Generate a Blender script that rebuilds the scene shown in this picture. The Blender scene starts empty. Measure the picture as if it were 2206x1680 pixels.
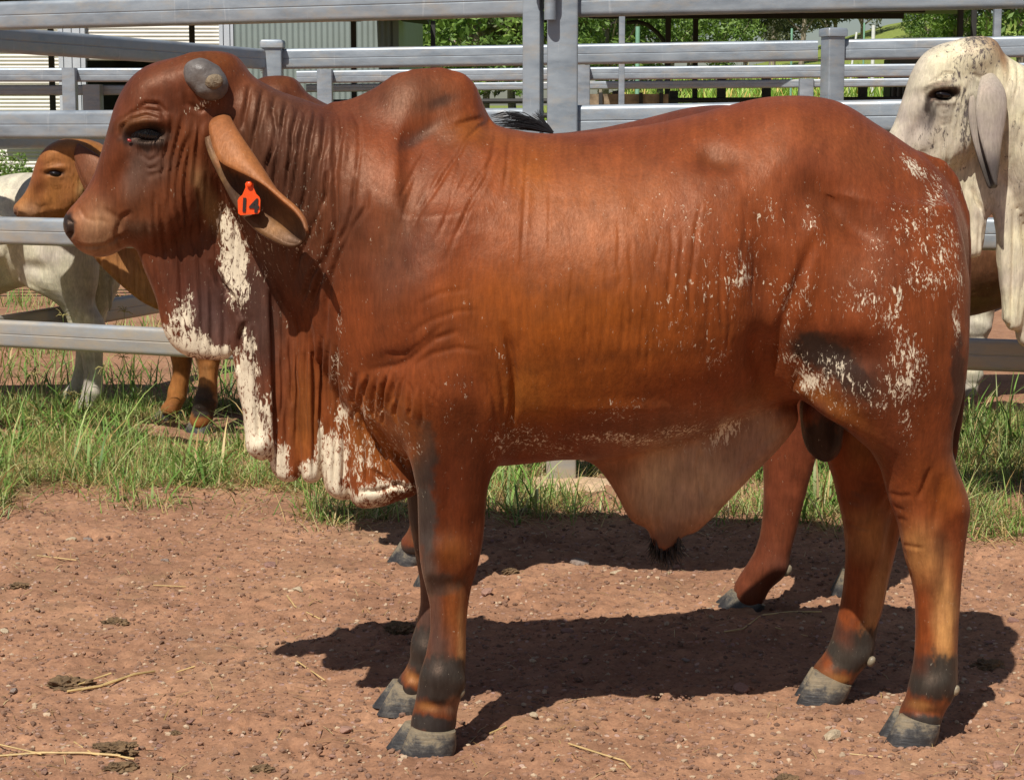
import bpy, bmesh, math, random
import numpy as np
from mathutils import Vector

# ---------------------------------------------------------------- camera, sky, sun, exposure
sc = bpy.context.scene
COL = sc.collection
F = 4200.0                      # focal length measured in units of the 2206 px wide tracing
CAMH = 1.3
PITCH = math.radians(7.568)
CP, SP = math.cos(PITCH), math.sin(PITCH)
cam_d = bpy.data.cameras.new("camera")
cam = bpy.data.objects.new("camera", cam_d); COL.objects.link(cam)
cam.location = (0, 0, CAMH)
cam.rotation_euler = (math.radians(90) - PITCH, 0, 0)
cam_d.sensor_width = 36.0
cam_d.lens = 36.0 * F / 2206.0
cam_d.clip_start = 0.1; cam_d.clip_end = 3000
sc.camera = cam

SUNV = Vector((-0.30, -0.66, 1.0)).normalized()
elev = math.asin(SUNV.z)
w = bpy.data.worlds.new("World"); sc.world = w; w.use_nodes = True
wn = w.node_tree; wn.nodes.clear()
sky = wn.nodes.new("ShaderNodeTexSky"); sky.sky_type = 'NISHITA'; sky.sun_disc = False
sky.sun_elevation = elev
sky.sun_rotation = math.atan2(SUNV.x, SUNV.y)
sky.air_density = 1.0; sky.dust_density = 1.0; sky.ozone_density = 1.0
bg = wn.nodes.new("ShaderNodeBackground"); bg.inputs[1].default_value = 0.052
wo = wn.nodes.new("ShaderNodeOutputWorld")
wn.links.new(sky.outputs[0], bg.inputs[0]); wn.links.new(bg.outputs[0], wo.inputs[0])
sun_d = bpy.data.lights.new("sun", 'SUN'); sun_d.energy = 4.5; sun_d.angle = math.radians(0.5)
sun_d.color = (1.0, 0.955, 0.88)
sun = bpy.data.objects.new("sun", sun_d); COL.objects.link(sun)
sun.rotation_euler = (-SUNV).to_track_quat('-Z', 'Y').to_euler()
sc.view_settings.view_transform = 'Standard'; sc.view_settings.look = 'None'
sc.view_settings.exposure = 0.27; sc.view_settings.gamma = 1.0
sc.view_settings.use_curve_mapping = False

rnd = random.Random(7)
rs = np.random.RandomState(11)

# ---------------------------------------------------------------- helpers
def P(x, y, Y):
    """point at world depth Y seen at tracing position (x, y)"""
    a = (x - 1103.0) / F; b = (840.0 - y) / F
    t = Y / (CP + b * SP)
    return (a * t, Y, CAMH + (-SP + b * CP) * t)
def G(x, y, z0=0.0):
    """ground point seen at tracing position"""
    b = (840.0 - y) / F
    t = (z0 - CAMH) / (-SP + b * CP)
    return ((x - 1103.0) / F * t, (CP + b * SP) * t, z0)
def project(X, Y, Z):
    c = Y * CP - (Z - CAMH) * SP
    v = Y * SP + (Z - CAMH) * CP
    return 1103.0 + F * X / c, 840.0 - F * v / c

def tag(o, label=None, cat=None, group=None, kind=None):
    if label: o['label'] = label
    if cat: o['category'] = cat
    if group: o['group'] = group
    if kind: o['kind'] = kind
    return o
def empty(name, loc, rz=0.0):
    o = bpy.data.objects.new(name, None); COL.objects.link(o)
    o.location = loc; o.rotation_euler = (0, 0, rz); o.empty_display_size = 0.1
    return o
def mkobj(name, mesh, mat, parent=None, world=True):
    o = bpy.data.objects.new(name, mesh); COL.objects.link(o)
    if mat is not None:
        mesh.materials.clear(); mesh.materials.append(mat)
    if parent is not None:
        o.parent = parent
        if world and parent.type == 'EMPTY':       # mesh data is in world coordinates: undo the parent's placing
            c, s = math.cos(-parent.rotation_euler[2]), math.sin(-parent.rotation_euler[2])
            px, py, pz = parent.location
            o.location = (-(c * px - s * py), -(s * px + c * py), -pz)
            o.rotation_euler = (0, 0, -parent.rotation_euler[2])
    return o
def mesh_np(name, V, faces, smooth=True):
    """faces: (n,4) or (n,3) array, or list of arrays"""
    me = bpy.data.meshes.new(name)
    V = np.asarray(V, np.float32)
    if not isinstance(faces, (list, tuple)): faces = [faces]
    faces = [np.asarray(f, np.int32) for f in faces if len(f)]
    nl = sum(f.size for f in faces); nf = sum(len(f) for f in faces)
    me.vertices.add(len(V)); me.vertices.foreach_set("co", V.ravel())
    me.loops.add(nl); me.polygons.add(nf)
    me.loops.foreach_set("vertex_index", np.concatenate([f.ravel() for f in faces]))
    tot = np.concatenate([np.full(len(f), f.shape[1], np.int32) for f in faces])
    st = np.concatenate([[0], np.cumsum(tot)[:-1]]).astype(np.int32)
    me.polygons.foreach_set("loop_start", st)
    me.polygons.foreach_set("loop_total", tot)
    me.update(calc_edges=True); me.validate()
    me.polygons.foreach_set("use_smooth", np.full(len(me.polygons), smooth, bool))
    return me
def mesh_py(name, V, Fc, smooth=False):
    me = bpy.data.meshes.new(name); me.from_pydata([tuple(v) for v in V], [], Fc); me.update()
    if smooth: me.polygons.foreach_set("use_smooth", np.ones(len(me.polygons), bool))
    return me
def set_attr(me, name, arr, kind='FLOAT'):
    arr = np.asarray(arr, np.float32)
    a = me.attributes.new(name, kind, 'POINT')
    if kind == 'FLOAT': a.data.foreach_set("value", arr.ravel())
    else:
        c = np.ones((len(arr), 4), np.float32); c[:, :3] = arr
        a.data.foreach_set("color", c.ravel())
def evaluated(me, mods):
    o = bpy.data.objects.new("temporary", me); COL.objects.link(o)
    for t, kw in mods:
        m = o.modifiers.new(t, t)
        for k, v in kw.items(): setattr(m, k, v)
    dg = bpy.context.evaluated_depsgraph_get(); dg.update()
    e = o.evaluated_get(dg).to_mesh()
    n = len(e.vertices); V = np.empty(n * 3, np.float32); e.vertices.foreach_get("co", V)
    nl = len(e.loops); L = np.empty(nl, np.int32); e.loops.foreach_get("vertex_index", L)
    assert nl == 4 * len(e.polygons)
    V = V.reshape(-1, 3).copy(); Fq = L.reshape(-1, 4).copy()
    o.evaluated_get(dg).to_mesh_clear()
    bpy.data.objects.remove(o)
    return V, Fq
class MB:
    """collects boxes, bars and tubes into one mesh"""
    def __init__(s): s.V = []; s.F = []
    def add(s, V, Fc):
        n = len(s.V); s.V += [tuple(v) for v in V]; s.F += [tuple(i + n for i in f) for f in Fc]
    def box(s, x0, x1, y0, y1, z0, z1):
        s.add([(x0,y0,z0),(x1,y0,z0),(x1,y1,z0),(x0,y1,z0),(x0,y0,z1),(x1,y0,z1),(x1,y1,z1),(x0,y1,z1)],
              [(0,3,2,1),(4,5,6,7),(0,1,5,4),(1,2,6,5),(2,3,7,6),(3,0,4,7)])
    def sweep(s, pts, prof, up=(0, 0, 1), cap=True, scales=None):
        """sweep a closed 2D profile (side, up) along points"""
        pts = [Vector(p) for p in pts]; up = Vector(up); rings = []
        for i, p in enumerate(pts):
            d = (pts[min(i + 1, len(pts) - 1)] - pts[max(i - 1, 0)]).normalized()
            u = up
            if abs(d.dot(u)) > 0.95: u = Vector((0, 1, 0))
            sd = d.cross(u).normalized(); uu = sd.cross(d).normalized()
            k = scales[i] if scales else 1.0
            rings.append([p + sd * (a * k) + uu * (b * k) for a, b in prof])
        n = len(prof); V = [v for r in rings for v in r]; Fc = []
        for i in range(len(rings) - 1):
            for j in range(n):
                k = (j + 1) % n
                Fc.append((i*n + j, i*n + k, (i+1)*n + k, (i+1)*n + j))
        if cap: Fc.append(tuple(range(n))[::-1]); Fc.append(tuple((len(rings)-1)*n + j for j in range(n)))
        s.add(V, Fc)
    def tube(s, pts, r, n=8, scales=None):
        s.sweep(pts, [(r*math.cos(2*math.pi*i/n), r*math.sin(2*math.pi*i/n)) for i in range(n)], scales=scales)
    def build(s, name, mat, parent=None, smooth=False, world=True):
        me = mesh_py(name, s.V, s.F, smooth)
        if smooth:
            me.set_sharp_from_angle(angle=math.radians(40))
        return mkobj(name, me, mat, parent, world)

# value noise in numpy
def _h(ix, iy, iz, seed):
    n = (ix.astype(np.int64) * 374761393 + iy.astype(np.int64) * 668265263 + iz.astype(np.int64) * 2147483647 + seed * 144665) & 0xffffffff
    n = ((n ^ (n >> 13)) * 1274126177) & 0xffffffff
    n = (n ^ (n >> 16)) & 0xffffffff
    return n.astype(np.float64) / 4294967295.0
def vnoise(x, y, z=None, seed=0):
    x = np.asarray(x, np.float64); y = np.asarray(y, np.float64)
    z = np.zeros_like(x) if z is None else np.asarray(z, np.float64)
    ix, iy, iz = np.floor(x), np.floor(y), np.floor(z)
    fx, fy, fz = x - ix, y - iy, z - iz
    fx, fy, fz = [t*t*(3-2*t) for t in (fx, fy, fz)]
    r = 0
    for a in (0, 1):
        for b in (0, 1):
            for c in (0, 1):
                r = r + _h(ix+a, iy+b, iz+c, seed) * (fx if a else 1-fx) * (fy if b else 1-fy) * (fz if c else 1-fz)
    return r * 2 - 1
def fbm(x, y, z=None, octv=4, seed=0, gain=0.5):
    s = 0; a = 1.0; f = 1.0; t = 0
    for o in range(octv):
        s = s + a * vnoise(x*f, y*f, None if z is None else z*f, seed + o*17); t += a; a *= gain; f *= 2.03
    return s / t
def sstep(a, b, x):
    t = np.clip((x - a) / (b - a), 0, 1); return t*t*(3-2*t)

# ---------------------------------------------------------------- materials
def new_mat(name):
    m = bpy.data.materials.new(name); m.use_nodes = True
    nt = m.node_tree; b = nt.nodes["Principled BSDF"]
    return m, nt, b
def N(nt, t, **kw):
    n = nt.nodes.new(t)
    for k, v in kw.items():
        if k.startswith('_'): setattr(n, k[1:], v)
        else: n.inputs[k].default_value = v
    return n
def ramp(nt, fac, stops, interp='LINEAR'):
    r = nt.nodes.new("ShaderNodeValToRGB"); r.color_ramp.interpolation = interp
    e = r.color_ramp.elements
    while len(e) < len(stops): e.new(0.5)
    for i, (p, c) in enumerate(stops):
        e[i].position = p; e[i].color = (c[0], c[1], c[2], 1) if hasattr(c, '__len__') else (c, c, c, 1)
    nt.links.new(fac, r.inputs[0]); return r.outputs[0]
def mixc(nt, fac, a, b, mode='MIX'):
    m = nt.nodes.new("ShaderNodeMix"); m.data_type = 'RGBA'; m.blend_type = mode
    for s, v in ((0, fac), (6, a), (7, b)):
        if hasattr(v, 'links'): nt.links.new(v, m.inputs[s])
        elif s == 0: m.inputs[0].default_value = v
        else: m.inputs[s].default_value = (v[0], v[1], v[2], 1)
    return m.outputs[2]
def noise(nt, scale, detail=3, rough=0.5, vec=None, dist=0.0):
    n = N(nt, "ShaderNodeTexNoise", Scale=scale, Detail=detail, Roughness=rough, Distortion=dist)
    if vec is not None: nt.links.new(vec, n.inputs["Vector"])
    return n.outputs[0]
def mapping(nt, scale=(1,1,1), rot=(0,0,0), src='Position'):
    if src == 'Position':
        g = nt.nodes.new("ShaderNodeNewGeometry"); o = g.outputs["Position"]
    else:
        g = nt.nodes.new("ShaderNodeTexCoord"); o = g.outputs[src]
    mp = nt.nodes.new("ShaderNodeMapping"); mp.inputs["Scale"].default_value = scale
    mp.inputs["Rotation"].default_value = rot
    nt.links.new(o, mp.inputs["Vector"]); return mp.outputs[0]
def bump(nt, b, h, strength, dist, prev=None):
    n = N(nt, "ShaderNodeBump", Strength=strength, Distance=dist); nt.links.new(h, n.inputs["Height"])
    if prev is not None: nt.links.new(prev, n.inputs["Normal"])
    if b is not None: nt.links.new(n.outputs[0], b.inputs["Normal"])
    return n.outputs[0]
def simple(name, col, rough=0.6, metal=0.0, var=0.25, scale=8.0, bstr=0.2, bscale=60, spec=0.5):
    m, nt, b = new_mat(name)
    vec = mapping(nt, src='Object')
    f = noise(nt, scale, 5, 0.6, vec)
    c = ramp(nt, f, [(0.3, [k*(1-var) for k in col]), (0.7, [min(1, k*(1+var)) for k in col])])
    nt.links.new(c, b.inputs["Base Color"])
    b.inputs["Roughness"].default_value = rough; b.inputs["Metallic"].default_value = metal
    b.inputs["Specular IOR Level"].default_value = spec
    bump(nt, b, noise(nt, bscale, 4, 0.6, vec), bstr, 0.01)
    return m

def coat_material(name, white=(0.70, 0.61, 0.45), fscale=62.0, rough=0.5):
    """animal coat: base colour and white-hair density painted per vertex, freckled by noise"""
    m, nt, b = new_mat(name)
    ac = N(nt, "ShaderNodeAttribute", _attribute_name="coat"); aw = N(nt, "ShaderNodeAttribute", _attribute_name="whitehair")
    vec = mapping(nt, (1, 1, 0.42), (0, math.radians(16), 0), 'Object')
    n1 = noise(nt, fscale, 5, 0.68, vec, 1.0)
    mr = N(nt, "ShaderNodeMapRange", **{"From Min": 0.30, "From Max": 0.70}); nt.links.new(n1, mr.inputs[0])
    ad = N(nt, "ShaderNodeMath", _operation='ADD'); 
    fine = noise(nt, 420, 2, 0.6, mapping(nt, (1, 1, 0.22), (0, math.radians(14), 0), 'Object'))
    fm = N(nt, "ShaderNodeMapRange", **{"From Min": 0.25, "From Max": 0.75, "To Min": -0.16, "To Max": 0.16}); nt.links.new(fine, fm.inputs[0])
    a0 = N(nt, "ShaderNodeMath", _operation='ADD'); nt.links.new(mr.outputs[0], a0.inputs[0]); nt.links.new(fm.outputs[0], a0.inputs[1]); nt.links.new(a0.outputs[0], ad.inputs[0]); nt.links.new(aw.outputs["Fac"], ad.inputs[1])
    th = N(nt, "ShaderNodeMapRange", **{"From Min": 0.95, "From Max": 1.20}); nt.links.new(ad.outputs[0], th.inputs[0])
    hair = noise(nt, 160, 3, 0.7, mapping(nt, (1, 1, 0.18), (0, math.radians(12), 0), 'Object'))
    big = noise(nt, 5, 4, 0.6, mapping(nt, (1, 1, 1), src='Object'))
    v = ramp(nt, hair, [(0.3, 0.80), (0.7, 1.15)])
    base = mixc(nt, 1.0, ac.outputs["Color"], v, 'MULTIPLY')
    v2 = ramp(nt, big, [(0.3, (0.78, 0.76, 0.84)), (0.7, (1.16, 1.22, 1.08))])
    base = mixc(nt, 1.0, base, v2, 'MULTIPLY')
    wv = mixc(nt, 1.0, white, ramp(nt, hair, [(0.3, 0.88), (0.7, 1.08)]), 'MULTIPLY')
    c = mixc(nt, th.outputs[0], base, wv)
    nt.links.new(c, b.inputs["Base Color"])
    nt.links.new(ramp(nt, hair, [(0.3, rough+.05), (0.7, rough-.05)]), b.inputs["Roughness"]); b.inputs["Specular IOR Level"].default_value = 0.36; b.inputs["Sheen Weight"].default_value = .06; b.inputs["Sheen Roughness"].default_value = .4; b.inputs["Sheen Tint"].default_value = (1,.62,.45,1); b.inputs["Specular Tint"].default_value = (1.0, .66, .48, 1)
    awk = N(nt, "ShaderNodeAttribute", _attribute_name="wrinkle")
    wr = noise(nt, 30, 1, 0.4, mapping(nt, (1, 1, 0.045), (0, math.radians(-4), 0), 'Object'), 0.0)
    # skin creases: sharp valleys where the stretched noise crosses its middle
    s1 = N(nt, "ShaderNodeMath", _operation='SUBTRACT'); nt.links.new(wr, s1.inputs[0]); s1.inputs[1].default_value = 0.5
    s2 = N(nt, "ShaderNodeMath", _operation='ABSOLUTE'); nt.links.new(s1.outputs[0], s2.inputs[0])
    s3 = N(nt, "ShaderNodeMapRange", **{"From Min": 0.0, "From Max": 0.07}); nt.links.new(s2.outputs[0], s3.inputs[0])
    s4 = N(nt, "ShaderNodeMath", _operation='POWER'); nt.links.new(s3.outputs[0], s4.inputs[0]); s4.inputs[1].default_value = 0.5
    wm = N(nt, "ShaderNodeMath", _operation='MULTIPLY'); nt.links.new(s4.outputs[0], wm.inputs[0]); nt.links.new(awk.outputs["Fac"], wm.inputs[1])
    p = bump(nt, None, wm.outputs[0], 0.5, 0.003)
    p = bump(nt, None, hair, 0.30, 0.003, p)
    bump(nt, b, noise(nt, 28, 4, 0.6, mapping(nt, (1, 1, 1), src='Object')), 0.16, 0.008, p)
    return m

def steel_material():
    m, nt, b = new_mat("galvanised_steel")
    vec = mapping(nt, (1, 1, 1), src='Object')
    streak = noise(nt, 6, 5, 0.65, mapping(nt, (1, 1, 3.5), src='Object'))
    drip = noise(nt, 38, 3, 0.6, mapping(nt, (1, 1, 0.08), src='Object'), 0.4)
    c = ramp(nt, streak, [(0.25, (0.225, 0.26, 0.30)), (0.5, (0.305, 0.345, 0.385)), (0.75, (0.37, 0.41, 0.445))])
    dr = ramp(nt, drip, [(0.66, 0.0), (0.78, 1.0)])
    dm = N(nt, "ShaderNodeMath", _operation='MULTIPLY', **{"Value_001": 0.5} ) if False else nt.nodes.new("ShaderNodeMath")
    dm.operation = 'MULTIPLY'; nt.links.new(dr, dm.inputs[0]); dm.inputs[1].default_value = 0.42
    c = mixc(nt, dm.outputs[0], c, (0.66, 0.67, 0.67))
    dirt = noise(nt, 9, 6, 0.7, mapping(nt, (0.6, 1, 1.6), src='Object'))
    g = nt.nodes.new("ShaderNodeNewGeometry"); sx = nt.nodes.new("ShaderNodeSeparateXYZ"); nt.links.new(g.outputs["Position"], sx.inputs[0])
    low = N(nt, "ShaderNodeMapRange", **{"From Min": 1.35, "From Max": 0.2, "To Min": 0.0, "To Max": 0.28}); nt.links.new(sx.outputs["Z"], low.inputs[0])
    dd = nt.nodes.new("ShaderNodeMath"); dd.operation = 'ADD'; nt.links.new(dirt, dd.inputs[0]); nt.links.new(low.outputs[0], dd.inputs[1])
    dirtm = ramp(nt, dd.outputs[0], [(0.50, 0.0), (0.88, 0.85)])
    c = mixc(nt, dirtm, c, (0.47, 0.385, 0.275))
    nt.links.new(c, b.inputs["Base Color"])
    b.inputs["Metallic"].default_value = 0.35; b.inputs["Roughness"].default_value = 0.42
    nt.links.new(ramp(nt, streak, [(0.3, 0.36), (0.7, 0.55)]), b.inputs["Roughness"])
    bump(nt, b, noise(nt, 45, 4, 0.6, vec), 0.06, 0.01)
    return m
STEEL = steel_material()
# ================================================================ cattle: implicit body, meshed by surface nets
def YC(u): return 4.13 + (np.asarray(u, float) - 905.0) / 1070.0 * 0.09
def Pn(u, v, dy=0.0):
    u = np.asarray(u, float); v = np.asarray(v, float); Y = YC(u) + dy
    a = (u - 1103.0) / F; b = (840.0 - v) / F; t = Y / (CP + b * SP)
    return a * t, Y, CAMH + (-SP + b * CP) * t

def smooth_poly(pts, it=2):
    p = np.asarray(pts, float)
    for _ in range(it):
        q = np.roll(p, -1, 0)
        a = 0.75 * p + 0.25 * q; b = 0.25 * p + 0.75 * q
        p = np.stack([a, b], 1).reshape(-1, 2)
    return p
def poly_sdf(px, pz, poly):
    d2 = np.full(px.shape, 1e9); ins = np.zeros(px.shape, bool)
    n = len(poly)
    for i in range(n):
        x1, z1 = poly[i]; x2, z2 = poly[(i + 1) % n]
        ex, ez = x2 - x1, z2 - z1; wx, wz = px - x1, pz - z1
        t = np.clip((wx*ex + wz*ez) / (ex*ex + ez*ez + 1e-12), 0, 1)
        d2 = np.minimum(d2, (wx - ex*t)**2 + (wz - ez*t)**2)
        c = ((z1 <= pz) != (z2 <= pz)) & (px < (x2 - x1) * (pz - z1) / (z2 - z1 + 1e-12) + x1)
        ins ^= c
    d = np.sqrt(d2); return np.where(ins, -d, d)
def seg_dist(u, v, pts):
    d2 = np.full(u.shape, 1e9); tt = np.zeros(u.shape); n = len(pts) - 1
    for i in range(n):
        (x1, y1), (x2, y2) = pts[i], pts[i+1]
        ex, ey = x2-x1, y2-y1
        t = np.clip(((u-x1)*ex + (v-y1)*ey) / (ex*ex+ey*ey+1e-9), 0, 1)
        q = (u-x1-ex*t)**2 + (v-y1-ey*t)**2
        m = q < d2; d2[m] = q[m]; tt[m] = ((i + t)/n)[m]
    return np.sqrt(d2), tt
def smin(a, b, k):
    h = np.clip(0.5 + 0.5*(b - a)/k, 0, 1)
    return b*(1-h) + a*h - k*h*(1-h)

TORSO = [(690,330,760,.10),(720,300,840,.135),(780,262,930,.185),(850,262,985,.232),(950,275,1003,.27),(1050,268,1003,.292),(1140,286,995,.302),
         (1200,289,987,.315),(1300,283,985,.33),(1400,269,965,.335),(1480,251,940,.33),(1550,233,915,.32),(1600,219,890,.305),
         (1650,209,870,.295),(1700,206,860,.285),(1750,207,855,.275),(1800,216,845,.262),(1840,236,840,.25),(1880,264,830,.235),
         (1920,288,815,.215),(1950,310,800,.195),(1990,335,780,.165),(2030,375,760,.13),(2060,420,720,.095),(2078,480,680,.06)]
NECK = [(440,160,430,.065),(500,150,500,.082),(545,166,570,.098),(600,196,650,.112),(660,216,740,.130),(725,239,830,.160),(800,260,920,.19),(860,270,940,.2)]
HUMP = [(725,236,430,.055),(760,220,440,.075),(800,194,450,.09),(850,163,460,.10),(900,148,470,.105),(950,145,470,.10),(1000,158,450,.09),(1025,182,430,.075),(1042,225,380,.055),(1050,250,350,.03)]
HEAD = [(136,480),(139,464),(150,450),(168,430),(190,402),(207,368),(220,325),(235,277),(248,228),(272,180),(305,147),(345,131),(385,123),
        (415,113),(445,110),(480,111),(510,122),(523,142),(527,170),(522,230),(515,310),(500,390),(470,450),(420,500),(360,530),(320,534),(288,527),
        (262,538),(243,550),(215,556),(190,551),(166,536),(149,515),(138,500)]
HEADT = [(150,490,.050),(200,500,.061),(205,430,.064),(240,380,.070),(245,320,.080),(265,260,.090),(310,290,.108),(330,190,.105),(390,150,.098),(450,150,.080),(510,150,.045),
         (450,190,.085),(400,270,.102),(400,390,.094),(350,430,.082),(300,470,.066),(390,470,.084),(480,320,.095),(460,420,.085),(260,520,.052),(205,545,.045)]
THROAT = [(288,480),(296,540),(311,584),(330,625),(346,676),(354,713),(370,742),(397,765),(430,774),(470,777),(497,772),(510,745),(515,680),(528,600),(530,470),(430,390),(330,430)]
DEWL = [
 ([(460,440),(480,560),(488,640),(496,700),(503,760),(510,809),(514,842),(525,879),(528,934),(538,967),(553,985),(572,990),(590,978),(600,940),(602,880),(600,760),(600,600),(570,450)], .030, .024, -.014),
 ([(560,480),(572,700),(578,900),(579,990),(584,1018),(603,1037),(625,1041),(645,1033),(653,1000),(656,900),(654,700),(650,500)], .034, .022, .010),
 ([(640,560),(645,800),(649,1000),(652,1032),(668,1040),(690,1035),(698,1010),(700,900),(698,700),(700,560)], .040, .022, -.008),
 ([(680,560),(690,850),(694,1030),(701,1058),(721,1074),(744,1080),(757,1068),(764,1000),(770,900),(790,650)], .052, .026, .008),
 ([(735,640),(748,900),(750,1070),(768,1090),(787,1094),(828,1090),(869,1073),(902,1064),(940,1020),(960,900),(900,740)], .070, .040, .0)]
NF = [(480,880,1040,.06),(560,862,1070,.085),(640,850,1085,.10),(700,848,1092,.105),(780,850,1098,.105),(840,854,1100,.10),(882,860,1099,.092),(926,871,1090,.084),(970,882,1076,.076),(1014,890,1062,.069),
      (1058,899,1050,.063),(1100,900,1046,.058),(1133,901,1044,.055),(1170,902,1040,.055),(1207,905,1033,.055),(1240,911,1024,.051),(1262,917,1016,.047),(1300,926,1009,.042),(1355,927,1004,.038),
      (1410,917,1004,.040),(1447,904,1002,.046),(1484,899,1003,.049),(1512,894,990,.045),(1540,887,984,.050),(1556,884,984,.051),(1568,885,982,.050),(1580,890,976,.05),(1592,900,960,.04)]
FF = [(480,880,1040,.06),(640,850,1080,.10),(800,850,1080,.10),(900,862,1060,.088),(960,868,1040,.074),(1014,872,1025,.064),(1058,876,1010,.056),(1120,881,1000,.052),(1164,890,995,.053),(1207,897,990,.052),
      (1250,905,985,.045),(1300,906,978,.039),(1345,896,972,.037),(1378,885,966,.040),(1420,883,963,.045),(1445,870,950,.046),(1462,855,943,.050),(1474,853,940,.050),(1484,856,936,.05),(1496,866,925,.04)]
NH = [(440,1700,2050,.06),(520,1680,2070,.095),(600,1672,2082,.125),(700,1680,2082,.135),(780,1695,2078,.13),(830,1712,2072,.122),(870,1745,2064,.113),(900,1790,2056,.104),(930,1830,2049,.095),(970,1876,2048,.084),(1010,1898,2060,.074),
      (1050,1908,2078,.065),(1080,1916,2087,.060),(1103,1926,2088,.058),(1135,1936,2084,.056),(1172,1943,2078,.052),(1205,1950,2075,.048),(1240,1962,2072,.044),(1275,1969,2069,.041),(1309,1972,2067,.039),(1350,1973,2064,.038),
      (1400,1971,2062,.039),(1440,1966,2063,.044),(1481,1957,2062,.050),(1505,1952,2052,.046),(1526,1941,2036,.049),(1544,1936,2029,.051),(1556,1937,2026,.050),(1568,1942,2020,.05),(1582,1950,2008,.04)]
FH = [(440,1700,2050,.06),(600,1690,2075,.12),(760,1705,2060,.12),(850,1735,2040,.11),(900,1755,2020,.10),(960,1772,1995,.086),(1000,1785,1975,.076),(1040,1798,1965,.066),(1080,1806,1955,.060),(1120,1816,1945,.055),(1172,1823,1933,.050),
      (1209,1822,1925,.046),(1240,1820,1917,.043),(1275,1816,1910,.041),(1309,1810,1903,.041),(1345,1801,1892,.044),(1370,1795,1886,.047),(1395,1786,1884,.050),(1420,1770,1880,.047),(1436,1755,1863,.050),(1450,1750,1849,.050),(1462,1750,1842,.054),(1476,1758,1832,.047),(1490,1766,1822,.04)]
SHEATH = [(1240,950),(1290,1010),(1313,1040),(1335,1078),(1353,1115),(1368,1129),(1394,1136),(1403,1165),(1415,1188),(1440,1190),(1462,1165),(1475,1152),(1498,1149),(1529,1121),(1556,1093),(1600,1046),(1640,1005),(1690,955),(1728,900),(1700,850),(1600,870),(1400,900)]
SCROT = [(1728,860),(1728,905),(1733,950),(1748,985),(1779,1003),(1808,992),(1822,955),(1822,900),(1800,850)]
TAIL = [(1985,352),(2012,368),(2042,398),(2066,462),(2074,540),(2075,640),(2073,740),(2066,840),(2057,930),(2050,1000)]

def surface_nets(f, org, s):
    ins = f < 0
    nx, ny, nz = f.shape
    c = [(i, j, k) for i in (0,1) for j in (0,1) for k in (0,1)]
    sl = lambda a, d: a[d[0]:nx-1+d[0], d[1]:ny-1+d[1], d[2]:nz-1+d[2]]
    cnt = np.zeros((nx-1, ny-1, nz-1), np.int8)
    for d in c: cnt += sl(ins, d)
    act = (cnt > 0) & (cnt < 8)
    I = np.argwhere(act); idx = -np.ones(act.shape, np.int32); idx[act] = np.arange(len(I))
    val = {d: f[I[:,0]+d[0], I[:,1]+d[1], I[:,2]+d[2]] for d in c}
    acc = np.zeros((len(I), 3)); num = np.zeros(len(I))
    for a in c:
        for ax in range(3):
            if a[ax]: continue
            b = list(a); b[ax] = 1; b = tuple(b)
            fa, fb = val[a], val[b]; m = (fa < 0) != (fb < 0)
            t = np.where(m, fa/(fa-fb+1e-30), 0)
            p = np.tile(np.array(a, float), (len(I),1)); p[:, ax] += t
            acc[m] += p[m]; num[m] += 1
    V = (I + acc/num[:,None]) * s + np.asarray(org)
    Q = []
    for ax in range(3):
        o1, o2 = [(1,2),(2,0),(0,1)][ax]
        a = np.take(ins, range(0, ins.shape[ax]-1), ax); b = np.take(ins, range(1, ins.shape[ax]), ax)
        E = np.argwhere(a != b)
        ok = (E[:,o1] > 0) & (E[:,o2] > 0) & (E[:,o1] < act.shape[o1]) & (E[:,o2] < act.shape[o2])
        E = E[ok]
        flip = ins[E[:,0], E[:,1], E[:,2]]
        def at(d1, d2):
            q = E.copy(); q[:,o1] += d1; q[:,o2] += d2; return idx[q[:,0], q[:,1], q[:,2]]
        q = np.stack([at(-1,-1), at(0,-1), at(0,0), at(-1,0)], 1)
        q[~flip] = q[~flip][:, ::-1]
        Q.append(q)
    return V, np.concatenate(Q)

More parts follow.
